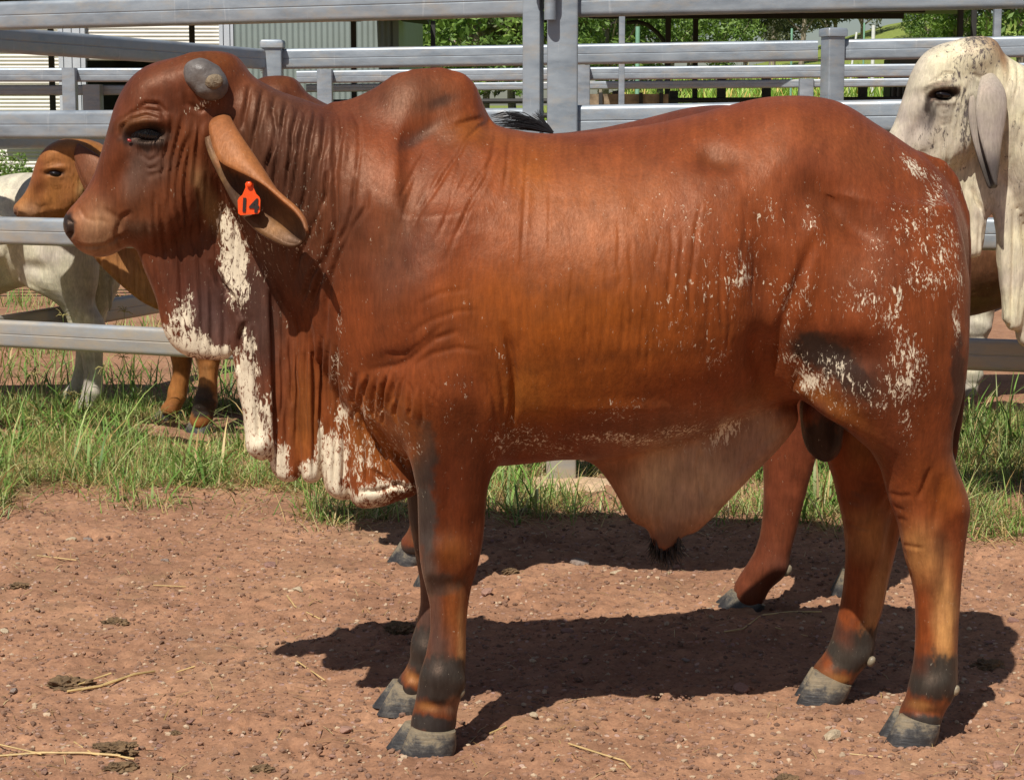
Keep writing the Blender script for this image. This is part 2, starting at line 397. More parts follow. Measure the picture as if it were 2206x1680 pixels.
def build_field(step, over=None, skip=()):
    o = dict(TORSO=TORSO, NECK=NECK, HUMP=HUMP, HEAD=HEAD, HEADT=HEADT, THROAT=THROAT, DEWL=DEWL, NF=NF, FF=FF, NH=NH, FH=FH, SHEATH=SHEATH, SCROT=SCROT, TAIL=TAIL)
    if over: o.update(over)
    x0, x1, y0, y1, z0, z1 = -1.02, 1.08, 3.70, 4.64, -0.02, 1.52
    xs = np.arange(x0, x1, step); ys = np.arange(y0, y1, step); zs = np.arange(z0, z1, step)
    X2, Z2 = np.meshgrid(xs, zs, indexing='ij')
    U = 1103.0 + F * xs / 4.17
    yc = YC(U)                                # centre plane per x
    dY = (ys[None, :] - yc[:, None])          # (nx, ny)
    f = np.full((len(xs), len(ys), len(zs)), 1.0, np.float32)
    def rng(a, v0, v1, pad=0.05):
        return max(0, np.searchsorted(a, v0 - pad)), min(len(a), np.searchsorted(a, v1 + pad))
    def put(g, k, bx, bz):
        s = (slice(*bx), slice(None), slice(*bz))
        f[s] = smin(f[s], g.astype(np.float32), k)
    def dense(st, axis_vals, n=240, sm=5):
        st = np.asarray(st, float); t = np.linspace(st[0,0], st[-1,0], n)
        cols = []
        for c in range(1, st.shape[1]):
            y = np.interp(t, st[:,0], st[:,c])
            yp = np.pad(y, sm, mode='reflect', reflect_type='odd'); ker = np.hanning(2*sm+3)[1:-1]; ker /= ker.sum()
            cols.append(np.convolve(yp, ker, 'valid'))
        return t, cols
    def xloft(st, k, p=2.3, egg=0.0, cap=0.05):
        t, (top, bot, hw) = dense(st, 0)
        Xs, _, zt = Pn(t, top); _, _, zb = Pn(t, bot)
        bx = rng(xs, Xs[0], Xs[-1], .09); xx = xs[bx[0]:bx[1]]
        zt_ = np.interp(xx, Xs, zt); zb_ = np.interp(xx, Xs, zb); w_ = np.interp(xx, Xs, hw)
        bz = rng(zs, zb_.min(), zt_.max(), .1); zz = zs[bz[0]:bz[1]]
        zc = (zt_ + zb_)/2; h = (zt_ - zb_)/2
        qz = (zz[None,:] - zc[:,None]) / h[:,None]
        ww = w_[:,None] * (1 - egg*np.clip(qz, -1, 1))
        qy = np.abs(dY[bx[0]:bx[1]])[:, :, None] / ww[:, None, :]
        r = (qy**p + (np.abs(qz)**p)[:, None, :])**(1/p)
        g = (r - 1) * np.minimum(w_, h)[:, None, None]
        ex = np.maximum(Xs[0] - xx, xx - Xs[-1])[:, None, None]
        g = np.where(ex > -cap, np.maximum(g, ex), g)
        put(g, k, bx, bz)
    def zloft(st, k, dyo, p=2.2, widen=0.0):
        t, (xl, xr, hw) = dense(st, 2, 300, 3)
        Xl, _, z1_ = Pn(t, xl*0 + t, dyo) if False else Pn(xl, t, dyo)
        Xr, _, z2_ = Pn(xr, t, dyo); z = (z1_ + z2_)/2
        z, Xl, Xr, hw = z[::-1], Xl[::-1], Xr[::-1], hw[::-1]
        bz = rng(zs, z[0], z[-1], .06); zz = zs[bz[0]:bz[1]]
        L = np.interp(zz, z, Xl); R = np.interp(zz, z, Xr); W = np.interp(zz, z, hw)
        bx = rng(xs, L.min(), R.max(), .07); xx = xs[bx[0]:bx[1]]
        cx = (L+R)/2; rx = (R-L)/2
        qx = np.abs(xx[:,None] - cx[None,:]) / rx[None,:]
        off = dyo * (1.0 + widen * sstep(0.5, 0.9, zz))
        qy = np.abs(dY[bx[0]:bx[1]][:, :, None] - off[None, None, :]) / W[None, None, :]
        r = ((qx**p)[:, None, :] + qy**p)**(1/p)
        g = (r - 1) * np.minimum(rx, W)[None, None, :]
        ez = np.maximum(z[0] - zz, zz - z[-1])[None, None, :]
        g = np.maximum(g, ez)
        put(g, k, bx, bz)
    def inflate(poly, T, R, k, dyo=0.0, it=2):
        pl = smooth_poly(poly, it); px, _, pz = Pn(pl[:,0], pl[:,1], dyo*0)
        bx = rng(xs, px.min(), px.max(), .06); bz = rng(zs, pz.min(), pz.max(), .06)
        A = X2[bx[0]:bx[1], bz[0]:bz[1]]; B = Z2[bx[0]:bx[1], bz[0]:bz[1]]
        d = poly_sdf(A, B, np.stack([px, pz], 1))
        if hasattr(T, '__len__'):
            tp = np.asarray(T, float); tx, _, tz = Pn(tp[:,0], tp[:,1])
            wgt = [np.exp(-((A-a)**2 + (B-b)**2)/(2*0.05**2)) + 1e-12 for a, b in zip(tx, tz)]
            Tm = sum(w_*t_ for w_, t_ in zip(wgt, tp[:,2])) / sum(wgt)
        else: Tm = np.full(A.shape, T)
        q = np.maximum(1 + d/R, 0)
        qy = np.abs(dY[bx[0]:bx[1]][:, :, None] - dyo) / Tm[:, None, :]
        g = (np.sqrt((q**2)[:, None, :] + qy**2) - 1) * np.minimum(R, Tm)[:, None, :]
        put(g, k, bx, bz)
    def chain(pts, rads, k, dys=None):
        pts = [Pn(a, b, 0 if dys is None else dys[i]) for i, (a, b) in enumerate(pts)]
        pts = np.array([[float(c) for c in p] for p in pts])
        bx = rng(xs, pts[:,0].min(), pts[:,0].max(), .08); bz = rng(zs, pts[:,2].min(), pts[:,2].max(), .08)
        A, Bm, C = np.meshgrid(xs[bx[0]:bx[1]], ys, zs[bz[0]:bz[1]], indexing='ij')
        g = np.full(A.shape, 9.0)
        for i in range(len(pts)-1):
            a, b = pts[i], pts[i+1]; e = b - a
            t = np.clip(((A-a[0])*e[0] + (Bm-a[1])*e[1] + (C-a[2])*e[2])/(e@e), 0, 1)
            dd = np.sqrt((A-a[0]-e[0]*t)**2 + (Bm-a[1]-e[1]*t)**2 + (C-a[2]-e[2]*t)**2) - (rads[i]*(1-t) + rads[i+1]*t)
            g = np.minimum(g, dd)
        put(g, k, bx, bz)
    xloft(o['TORSO'], .01, 2.0, .02)
    zloft(o['NH'], .05, -.150, 2.2, .10); zloft(o['FH'], .05, .150, 2.2, .10)
    zloft(o['NF'], .045, -.150, 2.2, .15); zloft(o['FF'], .045, .150, 2.2, .15)
    xloft(o['NECK'], .05, 2.1, -.32)
    if 'HUMP' not in skip: xloft(o['HUMP'], .035, 2.0, .25)
    inflate(o['HEAD'], o['HEADT'], .062, .028)
    inflate(o['THROAT'], .030, .026, .022)
    # dewlap lobes keep their creases: joined to each other with a tight blend first
    for poly, T, R, dy in o['DEWL']:
        inflate(poly, T, R, .007, dy)
    if 'SHEATH' not in skip: inflate(o['SHEATH'], .040, .045, .03)
    if 'SCROT' not in skip: inflate(o['SCROT'], .052, .048, .012, .03)
    if 'TAIL' not in skip: chain(o['TAIL'], [.022,.024,.025,.022,.019,.017,.015,.014,.013,.010], .016)
    return f, (x0, y0, z0)

# --- surface sculpting: folds (u, v polylines) and soft bumps, in tracing coordinates of the near side
FOLDS = [  # points, width px, depth m
 ([(538,184),(534,219),(526,248),(520,282)],5.5,.011), ([(567,193),(562,225),(555,262),(545,294),(541,330)],5.5,.011),
 ([(594,209),(588,242),(596,277),(590,317),(575,352),(570,400)],5.5,.011), ([(621,222),(611,254),(604,294),(598,335),(593,378),(589,420)],5.5,.013),
 ([(644,233),(638,262),(629,294),(631,323),(620,364),(614,420)],5.5,.011), ([(659,239),(656,262),(648,306),(642,349),(637,378),(627,436)],5.5,.011),
 ([(681,233),(675,271),(667,317),(661,364),(658,407),(643,480),(640,540)],5.5,.013),
 ([(700,242),(701,277),(697,311),(685,349),(682,393),(677,436),(671,493),(653,536),(641,559),(632,620)],6.5,.011),
 ([(724,243),(723,300),(721,368),(723,426),(724,477),(718,511),(702,552),(680,628),(668,660),(660,720)],7.5,.014),
 ([(733,242),(737,280),(731,321),(728,370)],5.5,.011), ([(757,233),(773,271),(775,321),(765,405)],5,.004),
 ([(794,410),(790,447),(760,489),(739,531),(714,595),(702,658),(702,691),(700,740)],6,.008), ([(765,384),(760,447),(748,489),(727,531)],5.5,.011),
 ([(706,368),(702,418),(681,468),(672,500)],5.5,.009), ([(690,560),(668,600),(652,650)],5.5,.011),
 ([(1069,279),(1063,321),(1046,385),(1021,426),(996,481),(987,511)],4.5,.0032), ([(1101,279),(1096,318),(1092,368),(1084,418)],4.5,.003),
 ([(1057,262),(1032,275),(1006,309),(966,368),(926,435)],5,.004), ([(1040,255),(1010,262),(980,272)],6,.007),
 ([(1139,292),(1133,380),(1122,586)],4.5,.0025), ([(1185,405),(1185,553)],4.5,.002),
 ([(1501,476),(1494,551),(1484,622),(1488,680)],5,.005), ([(1451,523),(1440,600),(1437,646)],4.5,.003), ([(1390,646),(1376,788)],4.5,.003),
 ([(1345,650),(1338,760)],4.5,.003), ([(1300,680),(1292,780)],4.5,.003), ([(1600,440),(1612,500),(1590,620)],6,.003), ([(1530,620),(1522,760)],5,.003),
 ([(1085,690),(1100,760),(1109,820),(1106,880),(1092,940)],9,.016), ([(1060,740),(1078,800),(1086,860),(1080,920)],6,.006),
 ([(1040,800),(1062,850),(1070,900),(1064,960)],6,.005),
 ([(790,798),(850,790),(880,775),(937,729),(990,712)],7,.004), ([(820,764),(870,766),(912,736),(960,697)],6,.0035), ([(890,790),(930,762),(985,748),(1040,756)],6,.0025),
 ([(880,722),(930,690),(985,670),(1030,668)],6,.002), ([(900,660),(950,632),(1010,622)],6,.0015),
 ([(811,813),(804,874),(806,900)],5,.006), ([(830,808),(822,880)],5,.006), ([(850,805),(838,880)],5,.005), ([(790,815),(780,860),(786,920)],5,.006),
 ([(770,800),(762,860),(790,930),(850,1000)],6,.007), ([(800,900),(840,960),(880,1010)],6,.006),
 ([(1758,504),(1725,589),(1692,693),(1678,740),(1665,800),(1625,840)],13,.012), ([(1700,850),(1720,800),(1722,760)],8,.006),
 ([(1573,887),(1620,868),(1665,858),(1700,850)],7,.006),
 ([(2004,1005),(1992,1040),(1978,1075)],6,.007), ([(2030,1020),(2022,1080),(2010,1140)],12,.007),
 ([(1912,1060),(1940,1070),(1966,1066)],6,.003), ([(1922,1088),(1950,1101)],5,.003), ([(1932,1116),(1958,1122)],5,.0025), ([(1942,1172),(1990,1178)],5,.003), ([(1980,1180),(1990,1260),(1992,1400)],7,.002), ([(2040,1160),(2036,1260),(2034,1420)],9,.004), ([(985,1290),(982,1380),(984,1430)],8,.003), ([(930,1150),(940,1210),(930,1260)],7,.002),
 
 # head
 ([(394,248),(389,277),(377,319),(371,362),(366,424),(368,470)],5,.006), ([(409,288),(396,319),(385,362),(381,403),(384,470)],5,.006),
 ([(371,252),(366,298),(354,340),(351,382),(356,424)],5,.005), ([(418,262),(410,310),(402,370),(398,430),(402,500)],5,.005), ([(432,262),(424,320),(420,400)],5,.005),
 ([(291,239),(316,223),(341,225),(362,246)],4.5,.005), ([(263,263),(285,244),(316,236),(347,242),(360,258)],4.5,.005), ([(259,298),(264,275),(282,258),(316,248),(352,258)],4.5,.006),
 ([(252,290),(255,268),(268,250)],4.5,.004), ([(299,316),(306,334),(322,347),(342,336),(352,314)],4.5,.004), ([(303,340),(318,362),(338,360),(356,330),(362,306)],5,.003), ([(304,356),(322,380),(348,370),(368,336)],5.5,.0025),
 ([(395,200),(402,225),(430,240),(455,232)],6,.006), ([(300,400),(315,470),(318,520)],5,.004), ([(345,440),(352,500),(356,560)],5,.005), ([(378,470),(388,560),(392,640),(394,700)],5.5,.007),
 ([(425,500),(430,570),(436,650),(438,740)],5.5,.007), ([(330,560),(350,640),(362,700)],5,.005), ([(462,470),(468,560),(472,640)],5,.006),
 ([(452,560),(473,608),(500,642),(525,690)],8,.016), ([(531,690),(513,734),(508,765),(512,800)],8,.014), ([(480,580),(484,700),(482,772)],6,.007), ([(455,600),(458,700),(455,772)],5.5,.006),
 ([(262,535),(250,505),(262,470),(285,455)],6,.005), ([(200,556),(215,540),(240,530)],4.5,.004), ([(165,440),(185,470),(215,480)],5,.002), ([(146,470),(154,480),(156,500),(150,512)],5,.008), ([(152,523),(190,532),(225,529),(252,514),(278,500)],4.5,.006), ([(225,450),(250,470),(262,500)],6,.004), ([(205,470),(230,480),(245,505)],4.5,.002),
 # dewlap pleats
 ([(545,700),(552,800),(556,900),(560,960)],5,.006), ([(585,620),(590,740),(592,860),(598,960)],7,.010), ([(655,760),(652,860),(652,960)],6,.008), ([(672,700),(676,840),(678,960),(674,1030)],5,.006),
 ([(615,760),(618,860),(616,980)],5,.004), ([(720,880),(722,960),(718,1060)],5,.006), ([(738,880),(742,960),(738,1070)],5,.006), ([(708,900),(708,1000)],5,.005),
 ([(775,900),(790,980),(790,1060)],5.5,.006), ([(760,870),(800,930),(840,1010),(870,1060)],6,.008), ([(800,1010),(840,1040),(880,1052)],5.5,.006), ([(770,1060),(820,1056),(870,1040)],5,.005),
 ([(1420,1150),(1412,1110),(1418,1050)],6,.006), ([(1510,965),(1502,1010),(1512,1070)],8,.010), ([(1395,1130),(1380,1080),(1384,1020)],7,.004), ([(1440,980),(1446,1060),(1440,1120)],9,.004), ([(1700,900),(1640,960),(1570,1040)],9,.004)]
_fr = random.Random(5)
def _wavy(p, q, n=6, amp=5):
    return [(p[0]+(q[0]-p[0])*i/(n-1)+_fr.uniform(-amp, amp), p[1]+(q[1]-p[1])*i/(n-1)) for i in range(n)]
for i in range(15):      # close creases down the neck
    x = 532 + i*13.5; top = 180 + (x-532)*.33; FOLDS.append((_wavy((x, top+_fr.uniform(6,60)), (x-_fr.uniform(10,40), top+_fr.uniform(200,420)), 7, 4), 4.2, _fr.uniform(.003,.006)))
for i in range(16):      # faint upright creases over the ribs
    x = 1230 + i*27 + _fr.uniform(-8,8); y0 = _fr.uniform(430,640); FOLDS.append((_wavy((x, y0), (x-_fr.uniform(0,14), y0+_fr.uniform(90,240)), 6, 4), 4.2, _fr.uniform(.0015,.0035)))
for i in range(14):      # creases fanning over the shoulder and brisket
    x = 770 + i*13; y0 = 815 + _fr.uniform(-14,20); FOLDS.append((_wavy((x, y0), (x-_fr.uniform(-10,24), y0+_fr.uniform(50,110)), 5, 4), 4.2, _fr.uniform(.003,.006)))
for i in range(10):      # shoulder creases running down and forward
    x = 900 + i*20; y0 = 330 + _fr.uniform(-20,60); FOLDS.append((_wavy((x, y0), (x-_fr.uniform(50,90), y0+_fr.uniform(110,220)), 6, 3), 4.2, _fr.uniform(.0015,.003)))
for i in range(12):      # cheek and throat creases
    x = 330 + i*14; y0 = 420 + _fr.uniform(-90,60); FOLDS.append((_wavy((x, y0), (x+_fr.uniform(-6,10), y0+_fr.uniform(70,190)), 5, 3), 4.2, _fr.uniform(.003,.005)))
for i in range(9):       # dewlap pleats
    x = 590 + i*17; y0 = 740 + _fr.uniform(-40,60); FOLDS.append((_wavy((x, y0), (x+_fr.uniform(-4,6), y0+_fr.uniform(140,260)), 6, 2.5), 4.2, _fr.uniform(.004,.007)))
BUMPS = [  # u, v, ru, rv, rotation degrees, height m
 (1541,338,52,30,10,-.018), (1782,424,66,40,30,-.028), (1845,490,58,32,40,-.020), (1648,600,34,110,-8,-.026), (1645,770,32,55,0,-.032), (1640,862,80,14,-14,.016), (1800,888,100,14,33,.014), (1760,470,26,60,10,.008), (1700,870,20,14,0,-.006), (1400,880,160,16,0,.006), (1160,740,26,90,6,.006), (1050,900,20,50,0,.008), (1880,600,90,90,0,.010),
 (1700,340,70,60,0,.012), (1690,260,70,40,-10,.010), (2035,345,40,30,40,.012), (1829,765,75,42,20,-.016), (1960,830,60,120,0,.008), (1850,690,70,50,0,.008),
 (852,778,54,26,-12,-.013), (930,560,110,150,0,.012), (870,640,60,60,0,.008), (860,500,40,110,20,-.010), (1010,640,60,110,-10,-.008), (970,850,70,70,0,.012), (890,870,30,40,0,.008),
 (1250,600,220,150,0,.012), (1100,860,25,80,0,-.006), (900,290,60,22,-28,-.008), (950,225,35,18,-20,-.003), (1000,300,60,30,20,.008), (870,200,60,60,0,.010),
 (314,262,50,16,-6,.012), (345,270,26,24,0,.004), (318,289,34,12,-6,-.020), (316,309,36,9,4,.006), (280,305,12,14,0,-.006), (330,345,36,30,0,.004), (240,400,30,60,30,-.008), (290,420,30,60,15,.006), (390,400,50,70,0,.010), (260,470,30,26,0,-.008), (430,290,40,40,0,.008),
 (432,176,62,54,0,.026), (195,500,40,36,0,.006), (395,700,50,60,0,.010), (500,720,12,50,0,-.006), (1500,1000,60,60,0,.006), (1380,1060,30,50,0,-.004),
 (955,1185,34,30,0,.010), (1010,1205,24,30,0,.008), (930,1235,18,20,0,.006), (975,1262,34,16,0,-.006), (950,1462,36,26,0,.010), (990,1470,14,20,0,.006), (940,1520,30,10,6,-.005), (1000,1100,20,90,0,.006), (930,1060,14,90,0,.005), (965,1080,10,90,0,-.004), (985,1360,10,70,0,.004), (965,1360,7,70,0,-.004), (1985,1150,30,50,0,.010), (2065,1095,20,26,0,.010), (2042,1190,18,60,0,-.009), (2012,1230,16,60,0,.006), (2045,1340,12,90,0,.006), (2020,1340,9,90,0,-.005), (1990,1350,10,90,0,.004), (2000,1535,30,9,6,-.005),
 (2010,1480,36,26,0,.006), (2030,1470,20,20,0,.003), (555,960,26,20,-20,.010), (1750,900,40,40,0,.004)]

LEG_MAP = None
def uv_of(V):
    """tracing coordinates of each vertex, the far side mirrored onto the near side; far legs moved onto the near ones"""
    X, Y, Z = V[:,0].astype(float), V[:,1].astype(float), V[:,2].astype(float)
    u0 = 1103.0 + F * X / 4.17
    yc = YC(u0); far = Y > yc
    X = X.copy()
    nf, ff, nh, fh = [np.asarray(a, float) for a in (NF, FF, NH, FH)]
    def zprof(a, dy):
        xl, _, z = Pn(a[:,1], a[:,0], dy); xr, _, _ = Pn(a[:,2], a[:,0], dy)
        return z[::-1], ((xl+xr)/2)[::-1]
    for n_, f_, lo, hi in ((nf, ff, -.6, .2), (nh, fh, .4, 1.2)):
        zn, cn = zprof(n_, -.15); zf, cf = zprof(f_, .15)
        sh = np.interp(Z, zn, cn) - np.interp(Z, zf, cf)
        m = far & (X > lo) & (X < hi)
        X = np.where(m, X + sh * sstep(.62, .45, Z), X)
    Yn = np.where(far, 2*yc - Y, Y)
    c = Yn * CP - (Z - CAMH) * SP; v = Yn * SP + (Z - CAMH) * CP
    return 1103.0 + F * X / c, 840.0 - F * v / c, far, yc
def normals(V, Q):
    a, b, c, d = V[Q[:,0]], V[Q[:,1]], V[Q[:,2]], V[Q[:,3]]
    n = np.cross(c - a, d - b); out = np.zeros_like(V)
    for i in range(4): np.add.at(out, Q[:, i], n)
    return out / (np.linalg.norm(out, axis=1, keepdims=True) + 1e-12)
def sculpt(V, Q, fold_scale=1.0, bump_scale=1.0):
    n = normals(V, Q); u, v, far, yc = uv_of(V)
    side = sstep(.15, .5, np.abs(n[:,1]))
    D = np.zeros(len(V))
    for (bu, bv, ru, rv, rot, amp) in BUMPS:
        c, s = math.cos(math.radians(rot)), math.sin(math.radians(rot))
        m = (np.abs(u-bu) < 3*max(ru, rv)) & (np.abs(v-bv) < 3*max(ru, rv))
        du, dv = u[m]-bu, v[m]-bv
        D[m] += bump_scale * amp * np.exp(-((du*c+dv*s)/ru)**2 - ((-du*s+dv*c)/rv)**2)
    for pts, wd, dep in FOLDS:
        p = np.asarray(pts, float)
        if p[:,0].max() < 440 and p[:,1].max() < 720 and dep > .0042: dep = dep*1.5
        if 500 < p[:,0].mean() < 890 and p[:,1].mean() > 720: dep = dep*1.4
        m = (u > p[:,0].min()-5*wd) & (u < p[:,0].max()+5*wd) & (v > p[:,1].min()-5*wd) & (v < p[:,1].max()+5*wd)
        if not m.any(): continue
        d, t = seg_dist(u[m], v[m], pts)
        env = np.clip(np.minimum(t, 1-t)*5, 0, 1)**.7
        D[m] += fold_scale * dep * env * (-np.exp(-(d/wd)**2) + .38*np.exp(-(d/(2.6*wd))**2))
    mus = fbm(u/90.0, v/110.0, octv=3, seed=5) * .004
    return V + n * (D*side + mus*side*bump_scale)[:, None], u, v, far

BASE = (.215,.058,.022)
TINTS = [ # u,v,ru,rv,rot, colour, strength
 (330,330,230,300,0,(.19,.064,.036),.9), (620,330,150,220,0,(.15,.064,.046),.8), (500,620,130,200,0,(.15,.055,.038),.8), (960,1050,90,170,0,(.135,.036,.017),.85), (1850,810,120,80,10,(.085,.032,.020),.75), (990,1230,60,90,0,(.13,.038,.016),.7),
 (1250,700,300,150,0,(.260,.078,.013),.8), (1320,450,230,110,0,(.29,.100,.042),.75), (1150,380,60,60,0,(.27,.085,.018),.6), (1230,850,170,70,0,(.27,.085,.012),.6), (1140,850,50,70,0,(.33,.13,.03),.6),  # the pinker blob over the upper ribs paints a lit sheen
 (600,350,110,200,0,(.150,.068,.050),.9), (640,560,90,140,0,(.135,.056,.042),.85), (860,540,70,150,8,(.155,.066,.045),.85), (760,480,50,120,0,(.15,.064,.048),.75), (870,200,120,60,0,(.165,.068,.044),.85), (950,220,34,14,-20,(.05,.025,.018),.8), (905,290,55,16,-32,(.045,.022,.016),.8),
 (1000,290,60,40,0,(.26,.082,.020),.8), (930,700,70,60,0,(.20,.058,.024),.5), (850,775,60,20,-15,(.13,.035,.014),.5), (970,830,60,60,0,(.21,.06,.025),.6), (1300,770,220,14,-8,(.14,.042,.012),.45), (1330,610,160,14,-14,(.15,.045,.016),.35), (1500,700,110,12,0,(.15,.045,.014),.3),  # the blob in the shoulder hollow paints its shade
 (1540,338,50,28,8,(.13,.042,.014),.65), (1700,330,90,80,0,(.235,.075,.038),.7), (1840,330,90,70,20,(.25,.078,.036),.7), (1800,450,80,40,30,(.15,.048,.022),.5), (1870,590,80,60,0,(.21,.07,.038),.7), (1650,620,45,130,-6,(.17,.048,.020),.6), (1720,740,25,30,0,(.06,.03,.018),.6),  # darker blobs put recess shade into the flank and hip hollows
 (1960,250,60,26,35,(.17,.045,.016),.6), (1780,740,60,22,5,(.035,.018,.012),.9), (1800,780,70,40,28,(.045,.022,.015),.9), (1860,840,60,26,28,(.06,.028,.018),.85), (1840,740,80,40,0,(.12,.034,.018),.5), (1770,765,70,34,14,(.018,.012,.010),.95), (1835,815,70,30,30,(.030,.016,.013),.9), (1930,850,60,60,0,(.13,.040,.022),.7), (1930,950,80,60,0,(.14,.045,.026),.8),
 (2000,880,40,150,0,(.19,.050,.018),.6), (2010,700,50,120,0,(.20,.055,.018),.6), (1800,870,90,22,34,(.29,.11,.03),.8), (1880,980,24,60,-20,(.30,.12,.04),.8), (1640,850,80,22,-14,(.27,.09,.022),.7),  # lighter flank and stifle folds paint light caught by the ridges
 (2040,1060,40,70,10,(.28,.085,.024),.9), (1990,1020,40,40,0,(.20,.06,.02),.6), (1945,1090,40,50,0,(.18,.055,.025),.7), (1990,1190,50,60,0,(.36,.16,.055),.9), (2030,1180,24,34,0,(.14,.05,.03),.6), (2020,1260,24,24,0,(.14,.05,.025),.6), (2035,1340,26,130,0,(.42,.20,.075),.95), (1985,1360,14,110,0,(.21,.055,.018),.9),
 (2012,1458,96,54,0,(.030,.024,.021),1.0), (1980,1425,20,24,0,(.12,.04,.03),.6), (1985,1522,60,14,10,(.15,.07,.04),.8), (1982,1519,24,12,10,(.33,.16,.065),.85), (1990,1560,90,24,8,(.030,.026,.024),1.0), (2056,1490,16,24,0,(.03,.026,.026),1.0),
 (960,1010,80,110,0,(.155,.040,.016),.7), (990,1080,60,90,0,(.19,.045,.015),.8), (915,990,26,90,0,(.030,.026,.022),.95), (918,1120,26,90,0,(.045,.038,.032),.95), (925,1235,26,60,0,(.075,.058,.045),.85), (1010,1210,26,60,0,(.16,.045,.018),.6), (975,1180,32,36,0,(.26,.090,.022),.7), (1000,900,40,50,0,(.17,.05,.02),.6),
 (955,1258,46,26,0,(.040,.024,.018),.95), (936,1330,18,70,0,(.09,.045,.034),.85), (975,1340,20,80,0,(.24,.085,.03),.6), (996,1420,12,110,0,(.40,.20,.08),.95), (945,1400,30,56,0,(.07,.040,.033),.9), (946,1462,90,54,0,(.030,.024,.021),1.0), (925,1524,60,14,8,(.15,.065,.035),.8), (922,1522,20,11,8,(.33,.15,.055),.85), (935,1562,90,24,4,(.030,.026,.024),1.0), (975,1520,14,22,0,(.18,.10,.06),.8),
 (330,200,110,70,0,(.20,.064,.034),.8), (440,130,60,24,0,(.23,.080,.026),.6), (200,480,44,52,0,(.36,.175,.095),.7), (215,540,60,26,0,(.30,.17,.085),.8), (185,440,26,30,0,(.30,.11,.055),.7), (330,350,42,46,0,(.13,.075,.055),.8), (292,385,26,60,6,(.14,.088,.070),.75), (316,290,62,31,0,(.026,.018,.015),1.0), (296,262,42,20,-20,(.20,.085,.03),.7), (278,300,16,16,0,(.02,.012,.012),.9),  # near-black ellipse round the eye paints the shade under the brow
 (146,489,19,32,8,(.014,.010,.011),1.0), (215,505,50,44,0,(.30,.17,.10),.5), (300,450,70,70,0,(.20,.075,.040),.6), (300,490,40,20,0,(.08,.045,.03),.7), (400,350,50,90,0,(.21,.066,.026),.7), (390,600,90,110,0,(.13,.046,.034),.8), (460,690,60,90,0,(.075,.040,.036),.9), (420,470,60,70,0,(.15,.05,.03),.6), (470,240,50,30,0,(.19,.06,.035),.6), (452,440,20,70,-20,(.30,.19,.085),.6),
 (560,700,50,140,0,(.060,.032,.026),.85), (560,880,30,60,0,(.05,.028,.024),.6), (620,860,36,180,0,(.16,.055,.030),.7), (660,900,30,130,0,(.24,.085,.025),.8), (720,800,30,90,0,(.16,.055,.022),.7), (820,930,90,90,0,(.28,.10,.025),.85),
 (1500,1035,190,112,0,(.46,.29,.175),1.0), (1640,935,70,58,0,(.43,.27,.165),.95), (1440,1160,50,30,0,(.10,.055,.04),.8), (1345,1000,40,60,0,(.24,.085,.04),.6), (1775,950,56,66,0,(.014,.010,.010),1.0), (1760,880,30,20,0,(.10,.03,.02),.8),
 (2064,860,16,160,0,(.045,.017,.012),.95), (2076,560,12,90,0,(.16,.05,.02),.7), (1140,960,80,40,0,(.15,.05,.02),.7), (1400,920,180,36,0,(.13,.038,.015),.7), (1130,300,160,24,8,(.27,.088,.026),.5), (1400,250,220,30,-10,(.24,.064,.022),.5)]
WHITES = [ # u,v,ru,rv,rot,density
 (436,228,34,10,-20,.62), (505,560,34,110,-12,.95), (478,520,22,60,0,.45), (560,560,50,90,0,.28), (395,690,34,44,-10,.80), (412,745,60,34,16,.98), (470,760,44,22,0,.98), (408,650,14,30,0,.6), (362,712,14,20,0,.95),
 (530,830,26,80,-6,.98), (545,930,34,60,-10,.98), (575,900,24,60,0,.80), (572,965,34,26,0,.85), (606,1000,22,50,0,.95), (612,1036,34,16,0,1.0), (535,740,14,40,-10,.8),
 (676,1020,30,26,0,1.0), (690,960,10,60,0,.9), (720,1000,36,70,0,.96), (728,1060,40,22,0,1.0), (740,900,20,50,0,.7), (800,1070,60,26,0,.95), (790,980,44,60,0,.60), (850,1050,50,26,0,.72), (850,960,50,50,0,.36), (790,890,40,40,0,.40), (615,690,10,18,0,.5),
 (735,690,10,30,0,.42), (728,790,12,40,10,.55), (748,830,14,30,10,.35), (660,460,60,90,0,.26), (690,560,40,60,0,.22), (625,520,20,20,0,.45),
 (975,820,26,30,0,.33), (966,880,10,20,0,.45), (1080,770,12,40,-8,.42), (1120,950,90,40,0,.46), (1200,965,80,20,0,.42), (1350,945,130,14,2,.60), (1320,890,60,26,0,.38), (1460,930,90,18,-10,.55), (1560,930,60,26,-25,.72), (1500,900,30,60,-20,.25), (1340,870,60,14,0,.4),
 (1590,600,50,34,-20,.60), (1560,600,110,70,0,.33), (1600,560,60,80,0,.30), (1480,470,110,60,0,.24), (1490,690,90,90,0,.28), (1660,470,50,60,0,.34), (1700,640,60,60,0,.40), (1755,480,20,60,-10,.36), (1540,780,40,30,0,.42), (1700,690,14,50,0,.5),
 (1750,820,44,26,25,.86), (1720,780,46,26,10,.60), (1800,800,60,30,25,.48), (1860,850,70,30,20,.50), (1955,770,30,60,-18,.74), (1935,830,46,50,0,.66), (1910,680,46,34,25,.60), (1860,640,60,40,0,.42), (1930,640,24,40,0,.62), (1950,910,18,50,0,.55), (1885,610,60,40,0,.34), (1830,870,60,20,20,.40),
 (1970,360,44,16,42,.85), (2010,430,30,50,30,.55), (2040,540,30,80,0,.62), (1990,600,50,40,0,.55), (1960,490,50,50,0,.40), (2000,540,60,80,0,.36), (2020,400,50,30,45,.45), (2062,690,9,50,0,.8), (2070,600,10,50,0,.55), (1890,540,30,50,0,.32)]
